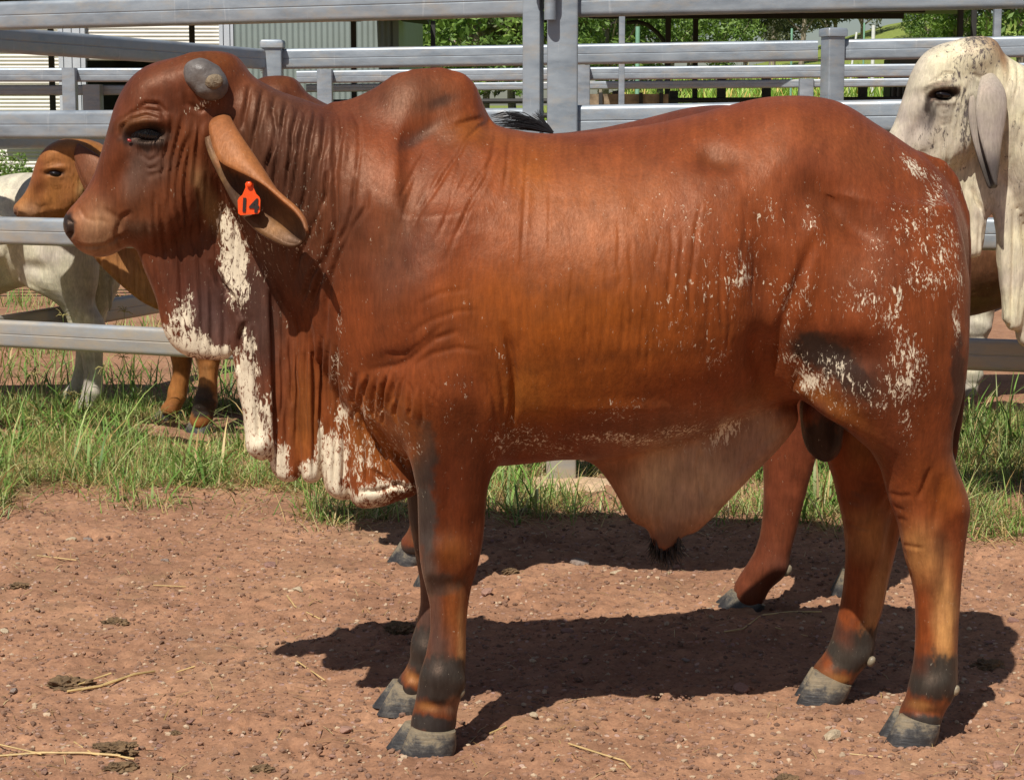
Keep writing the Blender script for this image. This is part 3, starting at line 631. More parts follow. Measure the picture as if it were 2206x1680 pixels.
def deepen(t):
    r, g, b = t
    if r > .1 and r/g > 1.9 and r < .335: return (r*.86, g*.72, b*.55)
    return t
def regional(t):
    u, v = t[0], t[1]; c = t[5]; k = 1.0
    if c[0] > .1 and c[0]/c[1] > 1.9 and c[0] < .335:
        if u < 520 and v < 800: k = .66
        elif u < 800 and v < 620: k = .62
        elif u < 1010 and v < 330: k = .70
        elif u < 930 and v < 760: k = .78
        elif 860 < u < 1060 and 850 < v < 1330: k = .72
        elif u > 1700: k = .88
    return t[:5] + (tuple(x*k for x in c), t[6])
TINTS = [regional(t[:5] + (deepen(t[5]), t[6])) for t in TINTS]; BASE = deepen(BASE)
def colours(u, v, far, tints=TINTS, whites=WHITES, base=BASE, seed=3):
    wob = 22
    wu = wob*fbm(u/60.0, v/60.0, octv=5, seed=seed+1, gain=.6); wv = wob*fbm(u/60.0, v/60.0, octv=5, seed=seed+9, gain=.6)
    C = np.tile(np.array(base, float), (len(u), 1)); W = np.zeros(len(u))
    for (bu, bv, ru, rv, rot, col, st) in tints:
        c, s = math.cos(math.radians(rot)), math.sin(math.radians(rot))
        k = min(1.0, min(ru, rv)/42.0); uu = u + wu*k; vv = v + wv*k
        m = (np.abs(uu-bu) < 2.4*max(ru, rv)) & (np.abs(vv-bv) < 2.4*max(ru, rv))
        du, dv = uu[m]-bu, vv[m]-bv
        g = np.exp(-(((du*c+dv*s)/ru)**2 + ((-du*s+dv*c)/rv)**2)**1.4)
        if max(col) < .05 and st >= .85: g = sstep(.16, .74, g + .34*fbm(u[m]/11.0, v[m]/19.0, octv=4, seed=seed+5, gain=.6))
        C[m] += (np.array(col)[None] - C[m]) * np.clip(st*g, 0, 1)[:, None]
    for (bu, bv, ru, rv, rot, d) in whites:
        c, s = math.cos(math.radians(rot)), math.sin(math.radians(rot))
        k = min(1.0, min(ru, rv)/34.0 + .2); uu = u + wu*k; vv = v + wv*k
        m = (np.abs(uu-bu) < 2.2*max(ru, rv)) & (np.abs(vv-bv) < 2.2*max(ru, rv))
        du, dv = uu[m]-bu, vv[m]-bv
        q = ((du*c+dv*s)/ru)**2 + ((-du*s+dv*c)/rv)**2
        g = d*np.exp(-q**2 * .7) if bu < 760 and d > .7 else 1.08*d*np.exp(-q*.8)
        W[m] = np.maximum(W[m], g)
    mot = fbm(u/26.0, v/34.0, octv=4, seed=seed+30)
    C *= (1 + .16*fbm(u/7.0, v/55.0, octv=3, seed=seed+70) + .22*mot + .10*fbm(u/120.0, v/90.0, octv=3, seed=seed+50))[:, None]; W *= np.where(u > 930, .74, .83)
    return C, W

def ear_surface(N_, R_, F_, yN, yR, yF, mid=.035):
    """gutter-shaped ear from near rim, back edge and far rim (tracing coordinates)"""
    n = len(R_); rows = []
    for i in range(n):
        t = i/(n-1)
        a = Vector(P(*N_[i], yN(t))); r = Vector(P(*R_[i], yR(t))); f = Vector(P(*F_[i], yF(t)))
        wdt = (a - f).length
        m1 = (f + r)/2 + Vector((0, mid*min(1, wdt/.06), -.004)); m0 = (a + r)/2 + Vector((.004, -.014*min(1, wdt/.06), .006))
        m2 = r + (m1 - r)*.35 + Vector((.002, .004, .002))
        rows.append([a, m0, r, m2, m1, f])
    V = [p for r in rows for p in r]; k = 6
    Fc = [(i*k+j, (i+1)*k+j, (i+1)*k+j+1, i*k+j+1) for i in range(n-1) for j in range(k-1)]
    me = mesh_py("ear_sheet", V, Fc)
    V2, Q2 = evaluated(me, [('SUBSURF', dict(levels=2, render_levels=2)), ('SOLIDIFY', dict(thickness=.007, offset=0))])
    return V2, Q2

def claw(name, toe, heel, topf, topb, y, hw, mat, parent, xf=None, n=20):
    """one hoof claw lofted from sole to coronet; toe/heel/top points in tracing coordinates at depth y"""
    tb, hb = P(*toe, y), P(*heel, y); tf, tk = P(*topf, y), P(*topb, y)
    V = []; R = 7
    for i in range(R):
        t = i/(R-1); bul = math.sin(t*math.pi)*.003
        z0 = -.001*(1-t) + tf[2]*t; z1 = -.001*(1-t) + tk[2]*t
        xa = tb[0]*(1-t) + tf[0]*t; xb = hb[0]*(1-t) + tk[0]*t + bul
        for j in range(n):
            a = 2*math.pi*j/n; cx = -math.cos(a)
            s = (cx+1)/2
            x = xa + (xb-xa)*s
            w_ = hw*(1-.24*t) * abs(math.sin(a))**(.8) * (0.62 + .5*s) * (1 if math.sin(a) > 0 else -1)
            V.append((x, y + w_, z0 + (z1-z0)*s))
    Fc = [(i*n+j, i*n+(j+1)%n, (i+1)*n+(j+1)%n, (i+1)*n+j) for i in range(R-1) for j in range(n)]
    Fc.append(tuple(range(n))[::-1]); Fc.append(tuple((R-1)*n+j for j in range(n)))
    if xf: V = [xf(v) for v in V]
    me = mesh_py(name, V, Fc, True); me.set_sharp_from_angle(angle=math.radians(60))
    return mkobj(name, me, mat, parent)
# ================================================================ ground, terrain
def terrain(X, Y):
    X = np.asarray(X, float); Y = np.asarray(Y, float)
    side = sstep(-6, 4, X - (Y-30)*.1)
    z = side * (1.9*sstep(19, 34, Y) + 1.3*sstep(34, 60, Y) + 0.9*sstep(55, 110, Y))
    z += (1-side) * (0.9*sstep(34, 60, Y) + 2*sstep(60, 130, Y))
    hill = 3.7*np.exp(-(((X-25)/9.5)**2 + ((Y-115)/30)**2))
    return z + hill
def grass_edge(X):      # near edge of the grass strip along the yard fence
    return 6.35 + .10*np.sin(X*2.1+1) + .22*np.exp(-((X-.25)/.45)**2) + .35*sstep(.7, 1.6, X)*0 - .15*sstep(.9, 1.7, X)
def micro(X, Y):
    a = fbm(X*3.1, Y*3.1, octv=3, seed=41)*.012 + fbm(X*14, Y*14, octv=4, seed=7, gain=.62)*.012
    c = vnoise(X*45, Y*45, seed=90); a = a + np.maximum(c-.2, 0)*.014
    c2 = vnoise(X*75+9, Y*75, seed=92); a = a + np.maximum(c2-.2, 0)*.007
    return a
_hp = [(rs.uniform(-1.6,1.6), rs.uniform(3.5,6.3), rs.uniform(0,6.28), rs.uniform(.8,1.2)) for _ in range(46)]
def hoofprints(X, Y):
    """cloven prints and scuffs trodden into the dirt"""
    z = np.zeros_like(X)
    for (hx_, hy_, a, s) in _hp:
        m = (np.abs(X-hx_) < .12) & (np.abs(Y-hy_) < .12)
        if not m.any(): continue
        c, q = math.cos(a), math.sin(a); dx, dy = X[m]-hx_, Y[m]-hy_; u = (dx*c+dy*q)/s; v = (-dx*q+dy*c)/s
        for o in (-.022, .022):
            r = np.sqrt((u/.050)**2 + ((v-o)/.020)**2); z[m] += -.013*np.clip(1.15-r, 0, 1)**.6 + .006*np.exp(-((r-1.35)/.25)**2)
    return z
_hp = [h for h in _hp if not (abs(h[0]+.2) < .2 and abs(h[1]-4.1) < .4) and not (abs(h[0]-.8) < .25 and abs(h[1]-4.2) < .4)]
def ground_mat():
    m, nt, b = new_mat("yard_dirt")
    vec = mapping(nt, (1,1,1))
    n1 = noise(nt, 2.2, 6, 0.65, vec); n2 = noise(nt, 26, 6, 0.7, vec); n3 = noise(nt, 130, 4, 0.7, vec)
    c = ramp(nt, n1, [(0.32, (.245,.126,.075)), (0.5, (.325,.172,.102)), (0.68, (.405,.222,.132))])
    c = mixc(nt, 1.0, c, ramp(nt, n2, [(0.25, (.62,.60,.58)), (0.5, (1,1,1)), (0.75, (1.28,1.25,1.18))]), 'MULTIPLY')
    c = mixc(nt, 1.0, c, ramp(nt, n3, [(0.25, (.75,.73,.72)), (0.75, (1.2,1.2,1.18))]), 'MULTIPLY')
    # purple-grey pebbles pressed flat into the dirt
    vor = N(nt, "ShaderNodeTexVoronoi", Scale=48.0); nt.links.new(vec, vor.inputs["Vector"])
    sepc = nt.nodes.new("ShaderNodeSeparateColor"); nt.links.new(vor.outputs["Color"], sepc.inputs[0])
    near = ramp(nt, vor.outputs["Distance"], [(0.26, 1.0), (0.34, 0.0)])
    pick = ramp(nt, sepc.outputs[0], [(0.80, 0.0), (0.83, 1.0)])
    mm = nt.nodes.new("ShaderNodeMath"); mm.operation = 'MULTIPLY'; nt.links.new(near, mm.inputs[0]); nt.links.new(pick, mm.inputs[1])
    pc = ramp(nt, sepc.outputs[1], [(0.0, (.30,.17,.14)), (0.5, (.40,.25,.20)), (1.0, (.50,.34,.25))])
    c = mixc(nt, mm.outputs[0], c, pc)
    # straw-coloured dust and darker dung stains
    n4 = noise(nt, 1.1, 5, 0.7, vec, .5)
    c = mixc(nt, ramp(nt, n4, [(0.54, 0.0), (0.68, 0.55)]), c, (.20,.125,.068))
    n5 = noise(nt, 1.7, 6, 0.72, mapping(nt, (1, 1.6, 1)), .8)
    c = mixc(nt, ramp(nt, n5, [(0.56, 0.0), (0.70, 0.5)]), c, (.42,.255,.155))
    at = N(nt, "ShaderNodeAttribute", _attribute_name="grassy")
    g1 = noise(nt, 7, 5, 0.6, vec)
    gc = ramp(nt, g1, [(0.3, (.15,.19,.045)), (0.6, (.23,.28,.06)), (0.8, (.36,.34,.12))])
    gn = noise(nt, 9, 5, 0.7, vec)
    ga = nt.nodes.new("ShaderNodeMath"); ga.operation = 'ADD'; nt.links.new(gn, ga.inputs[0]); nt.links.new(at.outputs["Fac"], ga.inputs[1])
    c = mixc(nt, ramp(nt, ga.outputs[0], [(0.85, 0.0), (1.15, 1.0)]), c, gc)
    nt.links.new(c, b.inputs["Base Color"]); b.inputs["Roughness"].default_value = .92; b.inputs["Specular IOR Level"].default_value = .2
    p = bump(nt, None, n2, 0.5, 0.012)
    p = bump(nt, None, mm.outputs[0], .5, .005, p)
    bump(nt, b, n3, 0.5, 0.004, p)
    return m
GM = ground_mat()
def build_ground():
    xs = np.concatenate([np.geomspace(300, 2.75, 40)*-1, np.arange(-2.7, 2.7, .0125), np.geomspace(2.75, 300, 40)])
    ys = np.concatenate([-np.geomspace(60, 1, 8)[:-1], np.arange(-.5, 3.2, .25), np.arange(3.3, 6.6, .0125), np.arange(6.62, 9.6, .03), np.geomspace(9.7, 900, 90)])
    X, Y = np.meshgrid(xs, ys, indexing='ij')
    fine = (np.abs(X) < 2.72) & (Y > 3.28) & (Y < 9.6)
    Z = terrain(X, Y) + np.where(fine, micro(X, Y) + hoofprints(X, Y), 0.0)
    V = np.stack([X.ravel(), Y.ravel(), Z.ravel()], 1)
    nx, ny = X.shape; i = np.arange(nx*ny).reshape(nx, ny)
    Q = np.stack([i[:-1,:-1].ravel(), i[1:,:-1].ravel(), i[1:,1:].ravel(), i[:-1,1:].ravel()], 1)
    me = mesh_np("ground", V, Q)
    e = grass_edge(X)
    g = .10*sstep(-.1, .5, Y-e)*(Y < 7.9) + 1.0*sstep(18, 22, Y)
    set_attr(me, "grassy", g.ravel())
    return tag(mkobj("ground", me, GM), kind='structure')
build_ground()
def gz(x, y): return float(terrain(x, y) + (micro(np.array([x]), np.array([y]))[0] if abs(x) < 2.7 and 3.3 < y < 9.6 else 0))

# ================================================================ cattle
KERATIN, nt, b = new_mat("hoof_keratin")
_v = mapping(nt, (1,1,1.3), src='Object')
_g = nt.nodes.new("ShaderNodeNewGeometry"); _s = nt.nodes.new("ShaderNodeSeparateXYZ"); nt.links.new(_g.outputs["Position"], _s.inputs[0])
_z = N(nt, "ShaderNodeMapRange", **{"From Min": .012, "From Max": .062, "To Min": -.15, "To Max": .13}); nt.links.new(_s.outputs["Z"], _z.inputs[0])
_n = N(nt, "ShaderNodeMath", _operation='ADD'); nt.links.new(noise(nt, 34, 8, .75, _v, .2), _n.inputs[0]); nt.links.new(_z.outputs[0], _n.inputs[1])
_c = ramp(nt, _n.outputs[0], [(0.34, (.030,.028,.028)), (0.47, (.085,.076,.065)), (0.56, (.19,.155,.105)), (0.75, (.29,.225,.14))])
nt.links.new(_c, b.inputs["Base Color"]); b.inputs["Roughness"].default_value = .42
bump(nt, b, noise(nt, 40, 4, .6, mapping(nt, (.4,.4,4), src='Object')), .35, .004)
HORN, nt, b = new_mat("horn_surface")
_v = mapping(nt, (1,1,1), src='Object')
_c = ramp(nt, noise(nt, 40, 5, .7, _v), [(0.3, (.085,.072,.066)), (0.7, (.16,.14,.125))])
nt.links.new(_c, b.inputs["Base Color"]); b.inputs["Roughness"].default_value = .40
bump(nt, b, noise(nt, 110, 5, .7, _v), .4, .004)
HORNTIP = simple("horn_stub", (.17,.125,.075), .7, 0, .4, 60, .6, 120)
EYE, nt, b = new_mat("eyeball"); b.inputs["Base Color"].default_value = (.006,.004,.004,1); b.inputs["Roughness"].default_value = .06
PINK, nt, b = new_mat("eye_corner"); b.inputs["Base Color"].default_value = (.30,.03,.03,1); b.inputs["Roughness"].default_value = .2
BLACKHAIR = simple("black_hair", (.012,.011,.012), .38, 0, .3, 30, .1, 60)
TAGM, nt, b = new_mat("tag_plastic"); b.inputs["Base Color"].default_value = (.90,.085,.010,1); b.inputs["Roughness"].default_value = .35
b.inputs["Subsurface Weight"].default_value = .3; b.inputs["Subsurface Radius"].default_value = (.02,.006,.002); b.inputs["Subsurface Scale"].default_value = .3
INK, nt, b = new_mat("tag_ink"); b.inputs["Base Color"].default_value = (.02,.012,.01,1); b.inputs["Roughness"].default_value = .6

COAT = coat_material("red_coat", fscale=125)
COATW = coat_material("white_coat", white=(.10,.085,.08), fscale=70)

def strands(name, curves, r, mat, parent, xf=None):
    """thin tapering hairs, one mesh"""
    m = MB()
    for c in curves:
        n = len(c)
        if xf: c = [xf(p) for p in c]
        m.tube(c, r, 3, scales=[max(.15, 1 - (i/(n-1))**1.6) for i in range(n)])
    return m.build(name, mat, parent, smooth=True)
def near_y(V, X, Z, rad=.012):
    m = (np.abs(V[:,0]-X) < rad) & (np.abs(V[:,2]-Z) < rad)
    return float(V[m, 1].min()) if m.any() else 4.0
def ellipsoid(name, c, r, mat, parent, rot=(0,0,0), seg=24):
    bm = bmesh.new(); bmesh.ops.create_uvsphere(bm, u_segments=seg, v_segments=seg//2, radius=1.0)
    from mathutils import Euler
    R = Euler(rot).to_matrix()
    for v in bm.verts:
        p = Vector((v.co.x*r[0], v.co.y*r[1], v.co.z*r[2])); v.co = R @ p + Vector(c)
    for f in bm.faces: f.smooth = True
    me = bpy.data.meshes.new(name); bm.to_mesh(me); bm.free()
    return mkobj(name, me, mat, parent)

def body_part(step, over, skip, ears, xf, tints, whites, base, mat, root, fold_scale=1.0, bump_scale=1.0, wr=None, seed=3, flip_white=None):
    f, org = build_field(step, over, skip)
    V, Q = surface_nets(f, org, step); del f
    me = mesh_np("raw", V, Q); V, Q = evaluated(me, [('SUBSURF', dict(levels=1, render_levels=1))]); bpy.data.meshes.remove(me)
    V0 = V
    V, u, v, far = sculpt(V.astype(float), Q, fold_scale, bump_scale)
    C, W = colours(u, v, far, tints, whites, base, seed)
    wk = np.clip(np.exp(-((u-620)/140)**2 - ((v-430)/260)**2)*.50 + .7*np.exp(-((u-640)/130)**2 - ((v-880)/180)**2) + .35*np.exp(-((u-400)/90)**2-((v-560)/200)**2) + .08, 0, 1)
    allV, allQ, allC, allW, allK = [V], [Q], [C], [W], [wk]; n = len(V)
    for eV, eQ, eC, eW in ears:
        allV.append(eV); allQ.append(eQ + n); allC.append(eC); allW.append(eW); allK.append(np.zeros(len(eV))); n += len(eV)
    Va = np.concatenate(allV)
    me = mesh_np("body", xf(Va) if xf else Va, np.concatenate(allQ))
    set_attr(me, "coat", np.concatenate(allC), 'FLOAT_COLOR'); set_attr(me, "whitehair", np.concatenate(allW)); set_attr(me, "wrinkle", np.concatenate(allK))
    o = mkobj("body", me, mat, root)
    return o, V
def hooves(spec, mat, root, xf=None):
    for toe, heel, tf, tb, y, hw in spec: claw("hoof", toe, heel, tf, tb, y, hw, mat, root, xf)
    return

# ---- ears of the main bull
Rr = [(496,250),(512,278),(533,308),(554,338),(572,367),(588,395),(604,424),(630,443),(651,463),(662,486),(662,508)]
Nr = [(446,262),(456,308),(470,350),(494,361),(524,375),(549,387),(576,404),(604,430),(632,452),(651,474),(658,498)]
Fr = [(436,276),(444,322),(462,362),(482,398),(500,436),(522,466),(544,490),(566,507),(592,521),(616,532),(640,531)]
yb = 3.99
eV, eQ = ear_surface(Nr, Rr, Fr, lambda t: yb-.040-.105*t+.04*max(0,1-t*7), lambda t: yb-.024-.100*t+.04*max(0,1-t*7), lambda t: yb-.014-.070*t+.03*max(0,1-t*7), .038)
eu, ev = project(eV[:,0], eV[:,1], eV[:,2])
n_ = normals(eV.astype(float), eQ)
inner = sstep(-.2, .3, n_[:,2]*-.7 + n_[:,0]*-.5)
outerC = np.array([[.27,.095,.034]]); innerC = np.array([[.20,.085,.035]])
eC = np.repeat(outerC, len(eV), 0)
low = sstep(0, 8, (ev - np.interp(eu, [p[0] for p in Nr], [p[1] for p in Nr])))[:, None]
eC = eC*(1-low) + np.array([[.085,.040,.020]])*low  # dark below the near rim: shade inside the ear put into the colour
tipm = np.exp(-((eu-642)/26)**2 - ((ev-500)/30)**2)[:, None]
eC = eC*(1-.8*tipm) + np.array([[.05,.028,.02]])*.8*tipm
furm = (np.exp(-((eu-462)/22)**2 - ((ev-372)/60)**2)*low[:,0])[:, None]
fz_ = np.clip(.5+1.5*fbm(eu/7.0, ev/16.0, octv=3, seed=12), 0, 1)[:, None]; furm = furm*fz_
eC = eC*(1-.9*furm) + np.array([[.26,.145,.06]])*.9*furm
lob = np.exp(-((eu-592)/30)**2 - ((ev-492)/18)**2)[:, None]*low
eC = eC*(1-.8*lob) + np.array([[.25,.115,.04]])*.8*lob  # lighter lobe: a sunlit patch painted on the inner ear
eC *= (1 + .25*fbm(eu/9.0, ev/20.0, octv=3, seed=19))[:, None]
eW = .5*np.exp(-((eu-440)/30)**2 - ((ev-240)/14)**2)
inn = np.exp(-((eu-500)/22)**2 - ((ev-412)/34)**2)[:, None]*low; eC = eC*(1-.8*inn) + np.array([[.045,.025,.018]])*.8*inn  # middle of the ear darkened further, painted shade behind the near rim
# far ear: mirrored across the centre plane
eVf = eV.copy(); ycx = YC(1103 + F*eV[:,0]/4.17); eVf[:,1] = 2*ycx - eV[:,1]
bull = empty("bull", (0.35, 4.18, 0))
tag(bull, "big red-brown humped bull in the foreground with white-flecked hindquarters and an orange numbered ear tag", "bull", "cattle in the yards")
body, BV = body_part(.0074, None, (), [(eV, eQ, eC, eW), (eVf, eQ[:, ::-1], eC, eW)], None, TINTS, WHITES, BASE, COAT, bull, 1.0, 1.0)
body.name = "body"
Y1n, Y1f, Y2n, Y2f = [float(YC(a)) + d for a, d in ((930, -.15), (930, .15), (1990, -.15), (1800, .15))]
hooves([
 ((857,1630),(978,1604),(884,1566),(982,1574), Y1n-.030, .036), ((831,1611),(955,1592),(872,1553),(965,1560), Y1n+.032, .032),
 ((811,1517),(905,1523),(852,1468),(940,1492), Y1f-.028, .034), ((800,1505),(890,1512),(846,1462),(930,1480), Y1f+.032, .030),
 ((1904,1595),(2012,1598),(1938,1537),(2025,1560), Y2n-.030, .036), ((1891,1584),(2000,1585),(1930,1520),(2015,1545), Y2n+.032, .032),
 ((1713,1496),(1812,1510),(1752,1440),(1834,1476), Y2f-.028, .034), ((1708,1488),(1800,1497),(1748,1436),(1826,1468), Y2f+.032, .030)], KERATIN, bull)
for (a, c, y) in ((992,1492,Y1n-.02),(2058,1487,Y2n-.02),(1877,1424,Y2f-.03),(2050,1480,Y2n+.03)):
    ellipsoid("dewclaw", P(a, c, y), (.009,.009,.013), KERATIN, bull, (0,.5,0), 12)
# horns
hc = P(441,171, 0.1+3.93); hy = near_y(BV, P(441,171,4.02)[0], P(441,171,4.02)[2])
horn = ellipsoid("horn", (P(441,171,hy)[0], hy+.014, P(441,171,hy)[2]), (.050,.034,.036), HORN, bull, (0,math.radians(38),0), 40)
for v in horn.data.vertices:
    d = fbm(np.array([v.co.x*40]), np.array([v.co.z*40]), octv=3)[0]; v.co.y += d*.007; v.co.z += d*.003
tx, tz = P(459,176,hy-.03)[0], P(459,176,hy-.03)[2]
stub = ellipsoid("horn_stub", (tx, hy-.016, tz), (.019,.008,.015), HORNTIP, bull, (0,-.3,0), 16); 
fx, fy, fz = P(452,160,4.10+(4.10-hy)); horn2 = ellipsoid("horn", (fx, 2*float(YC(441))-hy-.006, fz), (.040,.036,.034), HORN, bull, (0,-.5,0), 24)
# eyes
def eye_at(V, u, v, parent, r=.021, sink=.010, xf=None, mat=EYE, far=False, both=True):
    X, _, Z = P(u, v, 4.02); y = near_y(V, X, Z)
    X, _, Z = P(u, v, y); c = (X, y + sink, Z)
    res = []
    for cc in ([c, (X, 2*float(YC(u)) - y - sink, Z)] if both else [c]):
        res.append(ellipsoid("eye", xf(cc) if xf else cc, (r*1.35, r*.85, r*.62), mat, parent, (0, math.radians(10), 0), 20))
    return c, res
ec, _ = eye_at(BV, 319, 290, bull, .019, .006)
cx_, cy_, cz_ = P(281,303, ec[1]); ellipsoid("eye_corner", (cx_, near_y(BV, cx_, cz_)-.001, cz_), (.0050,.0022,.0032), PINK, bull, (0,.4,0), 12)
lash = []
for i in range(34):
    t = i/33; u0, v0 = 292+56*t, 284-7*math.sin(math.pi*t)+6*t
    x, y, z = P(u0, v0, ec[1]-.016); k = rnd.uniform(-.004,.004)
    lash.append([(x,y,z),(x-.004+k,y-.010,z-.006),(x-.008+k,y-.014,z-.017)])
strands("eyelashes", lash, .0008, BLACKHAIR, bull)
fr_ = []
for i in range(240):
    t = rnd.uniform(0, .62); k = t*10; j = min(int(k), 9); q = k-j
    a0 = (Fr[j][0]*(1-q)+Fr[j+1][0]*q, Fr[j][1]*(1-q)+Fr[j+1][1]*q); yy = yb-.014-.070*t
    L = rnd.uniform(16, 36); k_ = rnd.uniform(0, 16); p0 = P(a0[0]+k_, a0[1]+rnd.uniform(-8,8), yy+.004); p1 = P(a0[0]+k_+L*.10+rnd.uniform(-4,4), a0[1]+L*.5, yy-.004-.010*rnd.random()); p2 = P(a0[0]+k_+L*.25+rnd.uniform(-6,6), a0[1]+L, yy-.002)
    fr_.append([p0,p1,p2])
0 and strands("ear_hair", fr_, .0006, simple("tan_hair", (.34,.20,.09), .6, 0, .3, 50, .1), bull)
# ear tag
tagp = []
for (a, c) in [(531,392),(540,390),(546,396),(546,404),(552,418),(559,425),(561,431),(560,456),(556,461),(518,464),(513,460),(512,432),(515,426),(522,420),(529,404),(528,396)]:
    tagp.append(P(a, c, yb-.078))
n = len(tagp); Vt = tagp + [(x, y+.0025, z) for x, y, z in tagp]
tg = mkobj("ear_tag", mesh_py("ear_tag", Vt, [tuple(range(n))[::-1], tuple(range(n, 2*n))] + [(i, (i+1)%n, n+(i+1)%n, n+i) for i in range(n)]), TAGM, bull)
tg.data.calc_loop_triangles()
def text_mesh(s, size):
    cu = bpy.data.curves.new("txt", 'FONT'); cu.body = s; cu.size = size; cu.extrude = .0006; cu.align_x = 'CENTER'; cu.align_y = 'CENTER'; cu.offset = .0012
    cu.space_character = 1.05
    o = bpy.data.objects.new("txt", cu); COL.objects.link(o)
    dg = bpy.context.evaluated_depsgraph_get(); dg.update()
    me = bpy.data.meshes.new_from_object(o.evaluated_get(dg)); bpy.data.objects.remove(o); return me
nm = text_mesh("14", .038)
c0 = P(537,444, yb-.0797)
nm.transform(__import__('mathutils').Matrix.Rotation(math.radians(90), 4, 'X')); nm.transform(__import__('mathutils').Matrix.Rotation(math.radians(4), 4, 'Y'))
nm.transform(__import__('mathutils').Matrix.Translation(c0))
mkobj("tag_number", nm, INK, tg); 
tg_child = [o for o in bpy.data.objects if o.name.startswith("tag_number")][0]
tg_child.location = (0,0,0); tg_child.parent = tg; tg_child.rotation_euler = (0,0,0)
ellipsoid("tag_button", P(537,398,yb-.082), (.006,.003,.006), TAGM, bull, seg=12)
# sheath tuft, tail switch
cur = []
for i in range(230):
    a = rnd.random(); u0 = 1402+62*a; v0 = 1160+20*math.sin(math.pi*a)+rnd.uniform(-10,14); dy = rnd.uniform(-.02,.02)
    L = rnd.uniform(18, 52)*(1-.35*abs(a-.5)); dr = rnd.uniform(-10,14)+(a-.5)*10
    p0 = P(u0,v0,4.17+dy); p1 = P(u0+dr*.4,v0+L*.55,4.17+dy*1.1); p2 = P(u0+dr*1.1,v0+L,4.17+dy*1.2)
    cur.append([p0,p1,p2])
strands("sheath_hair", cur, .0016, BLACKHAIR, bull)
cur = []
for i in range(130):
    a = rnd.uniform(-1,1); dy = rnd.uniform(-.02,.02); L = rnd.uniform(60,150)
    p = [P(2050+a*7+rnd.uniform(-3,3)*t-4*t, 960+L*t, 4.24+dy*(1+.5*math.sin(t*3))) for t in (0,.35,.7,1)]
    cur.append(p)
strands("tail_switch", cur, .0016, BLACKHAIR, bull)

# ---- helpers to place the same kind of animal elsewhere
def placer(u, v, tu, tv, TY, S, shear=0.0, sy=None):
    """template point (u, v) on the centre plane goes to tracing point (tu, tv) at depth TY; feet stay on the ground"""
    x0, y0, z0 = [float(q) for q in Pn(u, v)]; x1, y1, z1 = P(tu, tv, TY); sz = z1/z0; sy = sy or S
    def xf(p):
        a = np.asarray(p, float)
        if a.ndim == 1:
            return ((a[0]-x0)*S + x1, (a[1]-YC(1103+F*a[0]/4.17))*sy + y1 + shear*(a[0]-x0), a[2]*sz)
        o = np.empty_like(a); o[:,0] = (a[:,0]-x0)*S + x1
        o[:,1] = (a[:,1]-YC(1103+F*a[:,0]/4.17))*sy + y1 + shear*(a[:,0]-x0); o[:,2] = a[:,2]*sz
        return o
    return xf
def droopy_ear(pts_r, pts_n, pts_f, y0, dy, col):
    V, Q = ear_surface(pts_n, pts_r, pts_f, lambda t: y0-.03-dy*t+.05*max(0,1-t*6), lambda t: y0-.012-dy*t+.05*max(0,1-t*6), lambda t: y0-dy*t*.6+.05*max(0,1-t*6), .03)
    return V, Q, np.tile(np.array(col, float), (len(V),1)), np.zeros(len(V))
# template ear for the other animals: hangs almost straight down beside the cheek
TR = [(500,245),(520,290),(528,340),(526,390),(520,440),(508,490),(492,530),(478,556)]
TN = [(448,262),(452,300),(462,340),(468,380),(470,420),(472,470),(474,520),(476,554)]
TF = [(440,262),(444,310),(450,350),(456,390),(460,430),(464,480),(470,524),(475,556)]

# ---- second red bull, mostly hidden behind the first
NH2 = [(440,1700,2050,.06),(600,1672,2082,.125),(780,1710,2075,.13),(900,1765,2050,.10),(980,1795,2020,.085),(1060,1808,1985,.066),(1140,1816,1962,.058),(1200,1820,1948,.052),(1242,1822,1936,.048),(1290,1821,1925,.044),(1330,1819,1915,.041),
       (1390,1812,1900,.040),(1440,1796,1888,.045),(1476,1776,1886,.049),(1500,1760,1872,.045),(1530,1744,1838,.045),(1556,1742,1825,.046),(1580,1742,1818,.04)]
FH2 = [(a, b_+262*float(sstep(600,1250,a)), c_+262*float(sstep(600,1250,a)), d_) for a,b_,c_,d_ in FH]
FF2 = [(a, b_-28, c_-28, d_) for a,b_,c_,d_ in FF]
xf2 = placer(480,112, 617,164, 5.72, 1.02, -.28)
b2 = empty("bull", (-.2, 5.75, 0))
tag(b2, "second red-brown bull standing directly behind the foreground bull, only its poll, back and legs showing", "bull", "cattle in the yards")
T2 = [t for t in TINTS if not (t[0] > 1850 and t[1] > 950)] + [(1900,1500,60,50,0,(.10,.035,.022),.8),(1870,1150,60,200,0,(.17,.042,.018),.9)]
W2 = [(430,215,40,12,-10,.5)]
e2 = droopy_ear(TR, TN, TF, 3.98, .03, (.22,.07,.03))
body2, BV2 = body_part(.0125, dict(NH=NH2, FH=FH2, FF=FF2), (), [e2], xf2, T2, W2, (.125,.031,.014), COAT, b2, .8, 1.0, seed=21)
hooves([((1694,1607),(1806,1610),(1740,1546),(1826,1580), Y2n-.030, .034), ((1688,1600),(1796,1602),(1734,1538),(1816,1566), Y2n+.032, .030),
 ((1975,1498),(2053,1512),(2005,1446),(2075,1476), Y2f-.028, .034), ((1971,1490),(2045,1500),(2001,1440),(2065,1470), Y2f+.03, .03),
 ((857,1630),(978,1604),(884,1566),(982,1574), Y1n, .05), ((786,1520),(880,1523),(826,1468),(912,1492), Y1f, .05)], KERATIN, b2, xf2)
ellipsoid("dewclaw", xf2(P(1880,1480,Y2n-.02)), (.014,.012,.018), KERATIN, b2, (0,.5,0), 12)
cur = []
